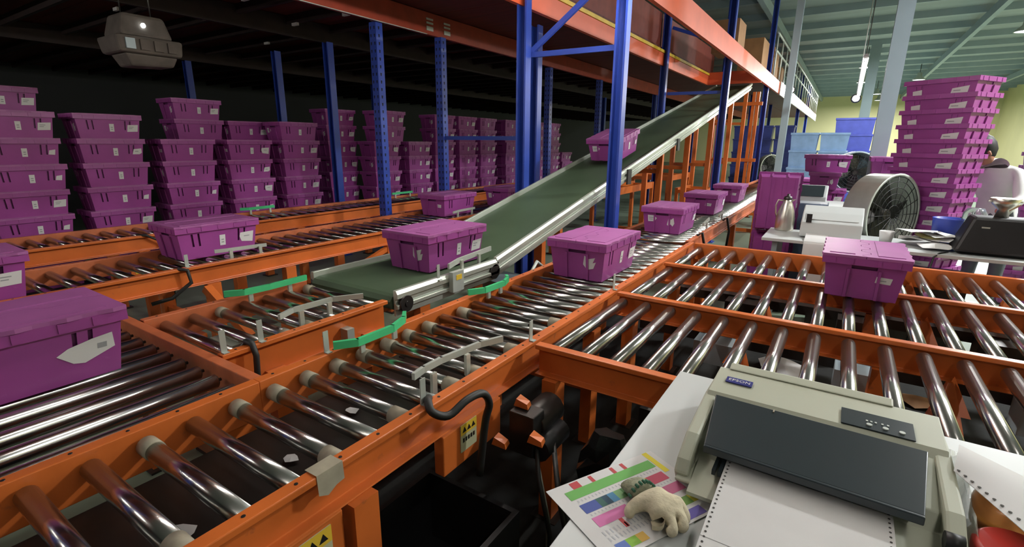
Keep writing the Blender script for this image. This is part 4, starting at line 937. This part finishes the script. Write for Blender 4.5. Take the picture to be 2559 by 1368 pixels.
for i, (x, y, z) in enumerate(spots):
    big = i >= 8; s = random.uniform(0.12, 0.2) if big else random.uniform(0.025, 0.05)
    b = MB(); n = 7; a0_ = random.random() * 6
    ring = [(x + math.cos(a0_ + 6.283 * k / n) * s * random.uniform(0.7, 1.1), y + math.sin(a0_ + 6.283 * k / n) * s * random.uniform(0.6, 1.0)) for k in range(n)]
    zs = [z + 0.004 + random.uniform(0, s * 0.25) for _ in ring]
    b.v = [Vector((x, y, z + 0.006 + s * 0.15))] + [Vector((p[0], p[1], q)) for p, q in zip(ring, zs)]
    for k in range(n): b.face((0, 1 + k, 1 + (k + 1) % n))
    M = [white_m, cardboard, grey_m][i % 3] if big else white_m
    o = b.build('paper_scrap', M, loc=(x, y, z)); tag(o, 'crumpled scrap of paper ' + PL[i], 'scrap', 'scraps under the conveyors')
# cable bundles and gear unit at the first lane corner
gu = thing('gear_unit', 'dark geared motor with orange flanges under the corner of the first lane', 'motor', (-0.78, 1.45, 0.45))
b = MB(); b.cyl((-0.82, 1.38, 0.56), (-0.82, 1.54, 0.56), 0.06, n=16); b.box(-0.87, -0.77, 1.32, 1.40, 0.47, 0.63); b.build('motor_body', steel_dk, gu, bevel=0.004)
b = MB(); b.cyl((-0.76, 1.34, 0.50), (-0.76, 1.50, 0.50), 0.045, n=16); b.build('gearbox', black, gu)
for q in ((-0.84, 1.37, 0.635), (-0.74, 1.30, 0.56), (-0.86, 1.26, 0.53)):
    b = MB(); b.hexa([(q[0] - 0.03, q[1] - 0.02, q[2]), (q[0] + 0.03, q[1] - 0.02, q[2]), (q[0] + 0.02, q[1] + 0.02, q[2]), (q[0] - 0.03, q[1] + 0.02, q[2]), (q[0] - 0.02, q[1] - 0.02, q[2] + 0.03), (q[0] + 0.025, q[1] - 0.02, q[2] + 0.02), (q[0] + 0.02, q[1] + 0.01, q[2] + 0.02), (q[0] - 0.02, q[1] + 0.01, q[2] + 0.035)]); b.build('flange', orange, gu)
for k, (dx, dy) in enumerate(((0, 0), (0.05, 0.04), (-0.04, 0.06), (0.09, -0.03))):
    t = thing('cable', ['black cable hanging below the gear unit', 'second black cable beside the gear unit', 'grey cable looping behind the gear unit', 'black cable trailing towards the desk'][k], 'cable', (-0.75 + dx, 1.4 + dy, 0.5))
    b = MB(); b.tube([(-0.78 + dx, 1.36 + dy, 0.52), (-0.72 + dx, 1.28 + dy, 0.44), (-0.66 + dx, 1.26 + dy, 0.25), (-0.68 + dx, 1.3 + dy, 0.1), (-0.62 + dx, 1.2 + dy, 0.022), (-0.5 + dx, 1.1 + dy, 0.02)], 0.008); b.build('cable_run', alu_plain if k == 2 else rubber, t)
pl_ = thing('plastic_bag', 'crumpled black plastic bag hanging under the first lane by the desk', 'bag', (-0.55, 1.5, 0.3))
b = MB(); random.seed(5); n = 10
for i in range(9):
    z = 0.14 + i * 0.055; r = 0.10 * math.sin(0.5 + 2.3 * i / 8) + 0.02
    for k in range(n):
        a = 6.283 * k / n; rr = r * random.uniform(0.75, 1.2); b.v.append(Vector((-0.55 + math.cos(a) * rr, 1.46 + math.sin(a) * rr * 0.5, z)))
for i in range(8):
    for k in range(n): q = (k + 1) % n; b.face((i * n + k, i * n + q, (i + 1) * n + q, (i + 1) * n + k))
b.face(list(reversed(range(n)))); b.face([8 * n + k for k in range(n)])
b.build('bag_film', mat('black_film', (30, 32, 32), 0.22, vary=0.2), pl_)

# ------------------------------------------------------------------ second packing desk
DZ2 = 0.8
table('second white packing desk behind the roller lanes with a steel jug on it', -0.50, 2.2, 4.60, 5.22, DZ2, (-0.4, 2.1))
b = MB(); b.box(-0.1, 0.9, 4.85, 5.15, 0.0, 0.6); tag(b.build('desk_cabinet', steel_dk, loc=(0.4, 5.0, 0.0)), 'dark grey cabinet standing under the second desk', 'cabinet')
jg = thing('vacuum_jug', 'stainless steel vacuum jug on the left end of the second desk', 'jug', (-0.385, 5.12, DZ2))
b = MB(); b.lathe([(0.0, 0.001), (0.074, 0.0), (0.078, 0.01), (0.077, 0.11), (0.066, 0.17), (0.045, 0.235), (0.034, 0.26), (0.033, 0.275), (0.0, 0.277)], (-0.385, 5.12, DZ2 + 0.001), 32); b.build('jug_body', stainless, jg)
b = MB(); b.lathe([(0.034, 0.276), (0.037, 0.285), (0.03, 0.302), (0.012, 0.31), (0.012, 0.325), (0.0, 0.327)], (-0.385, 5.12, DZ2 + 0.001), 20); b.build('stopper', steel_dk, jg)
b = MB(); b.tube([(-0.42, 5.12, DZ2 + 0.265), (-0.46, 5.12, DZ2 + 0.27), (-0.475, 5.12, DZ2 + 0.22), (-0.468, 5.12, DZ2 + 0.15), (-0.452, 5.12, DZ2 + 0.11)], 0.008); b.build('handle', stainless, jg)
b = MB(); b.hexa([(-0.36, 5.105, DZ2 + 0.25), (-0.33, 5.112, DZ2 + 0.272), (-0.33, 5.128, DZ2 + 0.272), (-0.36, 5.135, DZ2 + 0.25), (-0.36, 5.1, DZ2 + 0.275), (-0.322, 5.112, DZ2 + 0.284), (-0.322, 5.128, DZ2 + 0.284), (-0.36, 5.14, DZ2 + 0.275)]); b.build('spout', stainless, jg)
# totes stood on end beside the desk
def upright_tote(label, x, y, z, k):
    t = tote(x, y, z, label, 'totes stood on end beside the second desk', k, ('tag',)); 
    t.rotation_euler = (math.radians(-90), 0, math.radians(4)); return t
upright_tote('purple tote stood on end behind the steel jug, underside facing out', -0.50, 5.42, 1.005, 0)
upright_tote('purple tote stood on end below another, left of the second desk', -0.50, 5.42, 0.422, 0)
pallet(-0.50, 5.42, 'low black dolly under the totes stood on end')
# second printer with hanging paper
p2_ = thing('document_printer', 'white boxy printer at the left of the second desk, paper hanging down', 'printer', (-0.03, 4.9, DZ2))
b = MB(); b.prism([(4.78, DZ2 + 0.012), (5.1, DZ2 + 0.012), (5.1, DZ2 + 0.24), (5.04, DZ2 + 0.25), (4.92, DZ2 + 0.205), (4.80, DZ2 + 0.13)], (-0.24, 0, 0), (0.19, 0, 0), (0, 1, 0), (0, 0, 1)); b.build('casing', desk_m, p2_, bevel=0.008)
b = MB(); b.prism([(4.83, DZ2 + 0.152), (4.9, DZ2 + 0.196), (4.9, DZ2 + 0.199), (4.83, DZ2 + 0.155)], (-0.21, 0, 0), (0.16, 0, 0), (0, 1, 0), (0, 0, 1)); b.build('lid_panel', desk_m, p2_)
b = MB(); b.cyl((-0.25, 4.86, DZ2 + 0.09), (-0.225, 4.86, DZ2 + 0.09), 0.025, n=14); b.build('platen_knob', black, p2_)
b = MB(); b.box(-0.205, -0.165, 4.79, 4.80, DZ2 + 0.13, DZ2 + 0.2); b.build('lever', black, p2_)
hp = thing('fanfold_paper', 'white paper hanging from the second printer over the desk edge', 'paper', (-0.1, 4.65, DZ2))
b = MB(); xs = (-0.19, -0.03); pts = [(4.79, DZ2 + 0.04), (4.7, DZ2 + 0.02), (4.61, DZ2 + 0.008), (4.585, DZ2 - 0.02), (4.578, DZ2 - 0.2), (4.58, DZ2 - 0.42)]
for y, z in pts: b.v += [Vector((xs[0], y, z)), Vector((xs[1], y, z)), Vector((xs[0], y + 0.001, z - 0.001)), Vector((xs[1], y + 0.001, z - 0.001))]
for i in range(len(pts) - 1): b.face((4 * i, 4 * i + 1, 4 * i + 5, 4 * i + 4), 0, True); b.face((4 * i + 2, 4 * i + 6, 4 * i + 7, 4 * i + 3), 0, True)
b.build('paper_sheet', white_m, hp)
# fan behind the desk
def fan(label, c, r, axis, dep, M, base):
    c = Vector(c); ax = Vector(axis).normalized(); t = thing('drum_fan', label, 'fan', (c.x, c.y, base))
    b = MB(); b.lathe([(r * 0.94, -dep / 2), (r + 0.012, -dep / 2), (r + 0.012, dep / 2), (r + 0.018, dep / 2 + 0.006), (r - 0.006, dep / 2 + 0.006), (r - 0.01, -dep / 2)], c, 40, axis=ax); b.build('drum', M, t)
    u = ax.orthogonal().normalized(); u = (Vector((0, 0, 1)) - ax * ax.z).normalized(); v = ax.cross(u)
    b = MB()
    for q in (0.25, 0.4, 0.55, 0.7, 0.85, 0.97):
        ring = [c + ax * dep / 2 + (u * math.cos(6.2832 * k / 28) + v * math.sin(6.2832 * k / 28)) * r * q for k in range(29)]; b.tube(ring, 0.003, 5)
    for k in range(16):
        d = u * math.cos(6.2832 * k / 16) + v * math.sin(6.2832 * k / 16); b.cyl(c + ax * dep / 2 + d * r * 0.1, c + ax * dep / 2 + d * r * 0.98, 0.003, n=5)
    b.build('grille', black, t)
    b = MB()
    for k in range(4):
        a = 1.5708 * k; d = u * math.cos(a) + v * math.sin(a); s_ = ax.cross(d)
        q0 = c + d * r * 0.12; q1 = c + d * r * 0.88
        for dz in (0, -0.004):
            pass
        b.hexa([q0 - s_ * 0.04 - ax * 0.03, q0 + s_ * 0.04 + ax * 0.01, q1 + s_ * 0.12 + ax * 0.03, q1 - s_ * 0.06 - ax * 0.04, q0 - s_ * 0.04 - ax * 0.026, q0 + s_ * 0.04 + ax * 0.014, q1 + s_ * 0.12 + ax * 0.034, q1 - s_ * 0.06 - ax * 0.036])
    b.build('blades', steel_dk, t)
    b = MB(); b.cyl(c - ax * 0.1, c + ax * 0.06, r * 0.14, n=18); b.build('hub', steel_dk, t)
    b = MB(); b.lathe([(0.0, -dep / 2), (r * 0.99, -dep / 2)], c, 30, axis=ax); b.build('rear_screen', black, t)
    for s in (-1, 1):
        e = c + v * s * (r + 0.02); b = MB(); b.tube([e, Vector((e.x, e.y, base + 0.06)), Vector((e.x, e.y, base + 0.02)) - ax * 0.15, ], 0.014); b.build('stand_leg', M, t)
        b = MB(); b.tube([Vector((e.x, e.y, base + 0.016)) - ax * 0.22, Vector((e.x, e.y, base + 0.016)) + ax * 0.22], 0.014); b.build('stand_foot', M, t)
    return t
fan('big silver drum fan with black grille behind the second desk', (0.33, 5.62, 0.95), 0.35, (0.82, -0.57, 0.03), 0.22, alu_plain, 0.0)
fan('small pale fan beside the bright edged post at the far end', (-1.66, 14.75, 1.0), 0.3, (0.7, -0.7, 0), 0.16, beige, 0.0)
fan('pale grey fan half hidden behind the big drum fan', (0.12, 8.9, 1.18), 0.28, (0.3, -0.95, 0), 0.14, grey_m, 0.0)
# tall stack of open nested totes behind the second desk
def open_tote(x, y, z, label, group, proto=[None], rz=0, M=None):
    if proto[0] is None:
        t = thing('open_tote', label, 'tote', (x, y, z), group); o = tote_shell(True).build('body', [purple, purple_recess], t, local=True)
        label_mesh('-x', [(0.66, 0.42), (0.9, 0.46), (0.91, 0.8), (0.68, 0.72)], [(0.7, 0.8, 0.6, 0.64)]).build('label_sheet', [white_m, grey_print], t, local=True)
        label_mesh('-x', [(0.1, 0.5), (0.24, 0.5), (0.24, 0.75), (0.1, 0.7)]).build('label_sheet', [white_m, grey_print], t, local=True)
        proto[0] = t
    else: t = copy_tree(proto[0])
    t.location = (x, y, z); t.rotation_euler = (0, 0, rz); t['label'] = label; t['group'] = group; return t
NP = 0.1265
for k in range(16):
    open_tote(0.69 + 0.004 * (k % 3), 6.05, 0.002 + k * NP, 'open purple tote, %s up in the tall nested stack behind the second desk' % ORD[k + 1], 'tall nested stack of open totes', rz=math.radians(56))
for k in range(13):
    open_tote(1.75, 6.9 + 0.004 * (k % 3), 0.02 + k * NP, 'open purple tote, %s up in the nested stack behind the worker' % ORD[k + 1], 'nested stack behind the worker', rz=math.radians(90))
for k in range(6):
    tote(0.44, 7.65, 0.002 + k * PITCH, 'purple tote, %s up in the stack left of the tall nested stack' % ORD[k + 1], 'stack left of the tall nested stack', k % 4, ('torn',))
for k in range(6):
    tote(-0.22, 8.6, 0.002 + k * PITCH, 'purple tote, %s up in the lit stack beyond the small printer' % ORD[k + 1], 'lit stack beyond the small printer', (0, 2, 1, 0, 2, 1)[k], ('torn', 'tag', 'sheet'), math.radians(-90) if k % 2 else 0)
for k in range(4):
    tote(-0.55, 11.1, 0.002 + k * PITCH, 'purple tote, %s from the bottom of the dark stack near the slim column' % ORD[k + 1], 'dark stack near the slim column', 1, ('torn',))
# blue bins farther off
def bin_(name, label, x, y, z, wx, wy, h, M, group):
    t = thing(name, label, 'bin', (x, y, z), group)
    b = MB(); e = 0.02
    b.hexa([(x - wx / 2 + e, y - wy / 2 + e, z), (x + wx / 2 - e, y - wy / 2 + e, z), (x + wx / 2 - e, y + wy / 2 - e, z), (x - wx / 2 + e, y + wy / 2 - e, z), (x - wx / 2, y - wy / 2, z + h * 0.9), (x + wx / 2, y - wy / 2, z + h * 0.9), (x + wx / 2, y + wy / 2, z + h * 0.9), (x - wx / 2, y + wy / 2, z + h * 0.9)])
    b.build('bin_body', M, t)
    b = MB(); b.box(x - wx / 2 - 0.012, x + wx / 2 + 0.012, y - wy / 2 - 0.012, y + wy / 2 + 0.012, z + h * 0.88, z + h - 0.002); b.build('rim', M, t)
for j, (x, n) in enumerate(((-0.80, 5), (-0.26, 5))):
    for k in range(n): bin_('storage_bin', 'pale blue bin, %s from the bottom of the %s far stack' % (ORD[k + 1], 'left' if j == 0 else 'right'), x, 12.6, 0.01 + k * 0.36, 0.5, 0.4, 0.36, blue_bin, 'pale blue far bins')
for k in range(6): bin_('storage_bin', 'deep blue bin, %s from the bottom of the tallest far stack' % ORD[k + 1], 0.05, 14.4, 0.01 + k * 0.36, 0.75, 0.5, 0.36, blue_bin2, 'deep blue far bins')
for j, x in enumerate((-1.45, -1.95, -2.45)):
    for k in range(6): bin_('storage_bin', 'dark blue bin, %s up in the %s stack under the far mezzanine' % (ORD[k + 1], ORD[j + 1]), x, 15.3, 0.01 + k * 0.34, 0.44, 0.4, 0.34, mat('dark_blue_plastic', (44, 54, 110), 0.5) if (j, k) == (0, 0) else bpy.data.materials['dark_blue_plastic'], 'dark blue bins under the far mezzanine')
# third desk with a small printer
table('pale packing table behind the upright totes with a small printer', -0.65, 0.55, 6.35, 7.2, 0.9, (-0.58, 0.48))
p3 = thing('label_printer', 'white printer with a dark window on the table behind the jug', 'printer', (-0.38, 6.6, 0.9))
b = MB(); b.prism([(6.45, 0.903), (6.85, 0.903), (6.85, 1.10), (6.6, 1.12), (6.46, 1.0)], (-0.55, 0, 0), (-0.12, 0, 0), (0, 1, 0), (0, 0, 1)); b.build('casing', desk_m, p3, bevel=0.008)
b = MB(); b.prism([(6.455, 1.004), (6.585, 1.113), (6.58, 1.117), (6.45, 1.008)], (-0.52, 0, 0), (-0.15, 0, 0), (0, 1, 0), (0, 0, 1)); b.build('window', smoke, p3)
bx = MB(); bx.box(-0.34, -0.08, 5.66, 5.95, 0.0, 1.0); tag(bx.build('storage_bin', mat('grey_blue_plastic', (126, 146, 178), 0.5), bevel=0.01, loc=(-0.11, 5.78, 0.01)), 'grey blue box behind the white printer', 'box')
bx = MB(); bx.box(-0.22, -0.02, 5.26, 5.56, 0.0, 0.98); tag(bx.build('storage_bin', black, bevel=0.02, loc=(-0.05, 5.4, 0.0)), 'black box standing just behind the white printer', 'box')
# paper heap, mug, dark monitor, steel pot, clear jar, blue tub
random.seed(21)
for i in range(9):
    a = random.random() * 6.28; x = 0.62 + random.uniform(-0.08, 0.09); y = 4.86 + random.uniform(-0.08, 0.08)
    b = MB(); n = 8; s = random.uniform(0.10, 0.15); z0 = DZ2 + 0.003 + i * 0.012
    b.v = [Vector((x, y, z0 + 0.03))] + [Vector((x + math.cos(a + 6.283 * k / n) * s * random.uniform(0.8, 1.1), y + math.sin(a + 6.283 * k / n) * s * 0.75, z0 + random.uniform(0, 0.04))) for k in range(n)]
    for k in range(n): b.face((0, 1 + k, 1 + (k + 1) % n))
    o = b.build('paper_bag', fabric_w if i != 5 else mat('pale_yellow_paper', (222, 214, 150), 0.7), loc=(x, y, z0)); tag(o, 'rumpled white sheet, %s from the bottom of the heap on the second desk' % ORD[i + 1] if i != 5 else 'pale yellow sheet in the heap of paper on the second desk', 'paper', 'heap of paper on the second desk' if i != 5 else None)
mo = thing('monitor', 'black monitor seen from behind at the right of the second desk', 'monitor', (0.92, 4.85, DZ2))
b = MB(); b.hexa([(0.74, 4.68, DZ2 + 0.02), (1.2, 4.68, DZ2 + 0.02), (1.2, 4.95, DZ2 + 0.02), (0.74, 4.95, DZ2 + 0.02), (0.82, 4.74, DZ2 + 0.27), (1.16, 4.74, DZ2 + 0.27), (1.16, 4.93, DZ2 + 0.27), (0.82, 4.93, DZ2 + 0.27)]); b.build('rear_shell', black, mo, bevel=0.02)
boxpart('foot', black, mo, 0.8, 1.14, 4.75, 4.93, DZ2, DZ2 + 0.022); boxpart('maker_plate', alu_plain, mo, 0.87, 0.915, 4.722, 4.726, DZ2 + 0.195, DZ2 + 0.205)
po = thing('steel_pot', 'small steel pot standing on the black monitor', 'pot', (0.98, 4.84, DZ2 + 0.27))
b = MB(); b.lathe([(0.0, 0.0), (0.04, 0.0), (0.03, 0.05), (0.07, 0.09), (0.085, 0.13), (0.08, 0.132), (0.0, 0.11)], (0.98, 4.84, DZ2 + 0.271), 24); b.build('pot_body', stainless, po)
b = MB(); b.cyl((0.89, 4.84, DZ2 + 0.38), (1.07, 4.84, DZ2 + 0.38), 0.009, n=8); b.build('handles', stainless, po)
cj = thing('clear_jar', 'clear plastic jar behind the black monitor', 'jar', (0.88, 5.08, DZ2))
b = MB(); b.lathe([(0.0, 0.0), (0.07, 0.0), (0.075, 0.02), (0.072, 0.26), (0.05, 0.3), (0.0, 0.3)], (0.88, 5.08, DZ2 + 0.001), 20); b.build('jar_body', glass_m, cj)
bt = thing('blue_tub', 'blue tub standing on the second desk behind the paper heap', 'tub', (0.74, 5.1, DZ2))
b = MB(); b.lathe([(0.0, 0.0), (0.085, 0.0), (0.1, 0.2), (0.105, 0.21), (0.095, 0.21), (0.08, 0.02), (0.0, 0.02)], (0.74, 5.1, DZ2 + 0.001), 22); b.build('tub_body', mat('bright_blue', (54, 72, 170), 0.45), bt)
cp = thing('paper_cup', 'white paper cup by the rear edge of the second desk', 'cup', (0.36, 4.95, DZ2))
b = MB(); b.lathe([(0.0, 0.0), (0.04, 0.0), (0.052, 0.09), (0.049, 0.09), (0.038, 0.006), (0.0, 0.006)], (0.36, 4.95, DZ2 + 0.001), 20); b.build('cup_body', white_m, cp)
cbx = MB(); cbx.tube([(0.72, 4.72, DZ2 + 0.005), (0.66, 4.62, DZ2 + 0.004), (0.63, 4.585, DZ2 - 0.02), (0.6, 4.57, 0.5), (0.58, 4.57, 0.1)], 0.006); tag(cbx.build('cable', black, loc=(0.66, 4.6, 0.5)), 'black cable hanging over the front edge of the second desk', 'cable')

# ------------------------------------------------------------------ worker at the right
PDX = -0.09
pn = thing('person', 'dark haired worker in a white shirt bending over behind the second desk at right', 'person', (1.3, 6.35, 0))
J = [((1.34, 6.4, 0.92), (0.155, 0.12)), ((1.32, 6.36, 1.10), (0.15, 0.12)), ((1.27, 6.30, 1.27), (0.175, 0.125)), ((1.22, 6.26, 1.38), (0.10, 0.09)), ((1.16, 6.22, 1.43), 0.055),
     ((1.27, 6.46, 0.86), (0.10, 0.10)), ((1.26, 6.47, 0.48), 0.065), ((1.26, 6.52, 0.08), 0.045), ((1.43, 6.36, 0.86), (0.10, 0.10)), ((1.44, 6.38, 0.48), 0.065), ((1.44, 6.43, 0.08), 0.045),
     ((1.08, 6.36, 1.32), 0.07), ((0.98, 6.25, 1.12), 0.05), ((0.94, 6.04, 1.02), 0.036), ((1.40, 6.16, 1.32), 0.07), ((1.40, 6.02, 1.10), 0.05), ((1.24, 5.88, 1.0), 0.036)]
body = skin_fig('body', J, [(0, 1), (1, 2), (2, 3), (3, 4), (0, 5), (5, 6), (6, 7), (0, 8), (8, 9), (9, 10), (2, 11), (11, 12), (12, 13), (2, 14), (14, 15), (15, 16)], fabric_w, pn, 2)
body.data.materials.append(trouser); body.data.materials.append(skin_m)
for p in body.data.polygons:
    c = p.center + Vector(pn.location)
    if c.z < 0.95: p.material_index = 1
    elif (c.z < 1.075 and c.y < 6.1) or (c.z > 1.41 and c.x < 1.19): p.material_index = 2
HC = Vector((1.10, 6.16, 1.51)); fd = Vector((-0.80, -0.28, -0.52)).normalized(); upv = Vector((-0.5, -0.12, 0.86)); upv = (upv - fd * upv.dot(fd)).normalized(); sd = fd.cross(upv)
def HP(f_, u_, s_): return HC + fd * f_ + upv * u_ + sd * s_
b = MB(); b.lathe([(0.0, -0.125), (0.035, -0.118), (0.06, -0.085), (0.073, -0.03), (0.078, 0.03), (0.066, 0.085), (0.04, 0.113), (0.0, 0.122)], HC, 20, axis=upv); hd = b.build('head', skin_m, pn)
b = MB(); b.lathe([(0.0, -0.115), (0.05, -0.10), (0.085, -0.05), (0.097, 0.01), (0.088, 0.07), (0.06, 0.11), (0.0, 0.13)], HC - fd * 0.022 + upv * 0.022, 20, axis=upv); b.build('hair', hair_m, pn)
b = MB(); b.lathe([(0.0, 0.0), (0.014, 0.006), (0.01, 0.03), (0.0, 0.036)], HP(0.068, -0.035, 0), 8, axis=fd * 0.6 + upv * 0.8); b.build('nose', skin_m, hd)
for q in (-0.03, 0.03):
    b = MB(); b.lathe([(0.0, -0.008), (0.008, 0.0), (0.0, 0.008)], HP(0.069, 0.002, q), 8); b.build('eye', black, hd)
    b = MB(); b.lathe([(0.0, -0.03), (0.012, -0.018), (0.014, 0.015), (0.0, 0.03)], HP(-0.005, -0.02, q * 2.75), 8, axis=upv); b.build('ear', skin_m, hd)
b = MB(); b.bar(HP(0.064, -0.075, -0.022), HP(0.064, -0.075, 0.022), 0.008, 0.009); b.build('mouth', red_m, hd)
for hx, hy, hz, nm in ((0.94, 6.02, 1.0, 'left'), (1.24, 5.86, 0.98, 'right')):
    J = [((hx, hy, hz), 0.026), ((hx, hy - 0.05, hz - 0.03), (0.036, 0.018))]; E_ = [(0, 1)]
    for q in range(4):
        i = len(J); xx = hx - 0.03 + q * 0.02; L_ = (0.05, 0.06, 0.056, 0.042)[q]
        J += [((xx, hy - 0.075, hz - 0.04), 0.0095), ((xx, hy - 0.08 - L_ * 0.6, hz - 0.05), 0.009), ((xx, hy - 0.08 - L_, hz - 0.065), 0.008)]; E_ += [(1, i), (i, i + 1), (i + 1, i + 2)]
    i = len(J); J += [((hx - 0.045, hy - 0.04, hz - 0.04), 0.0105), ((hx - 0.06, hy - 0.075, hz - 0.055), 0.009)]; E_ += [(1, i), (i, i + 1)]
    skin_fig('hand', J, E_, skin_m, pn, 1)
pn.location.x += PDX
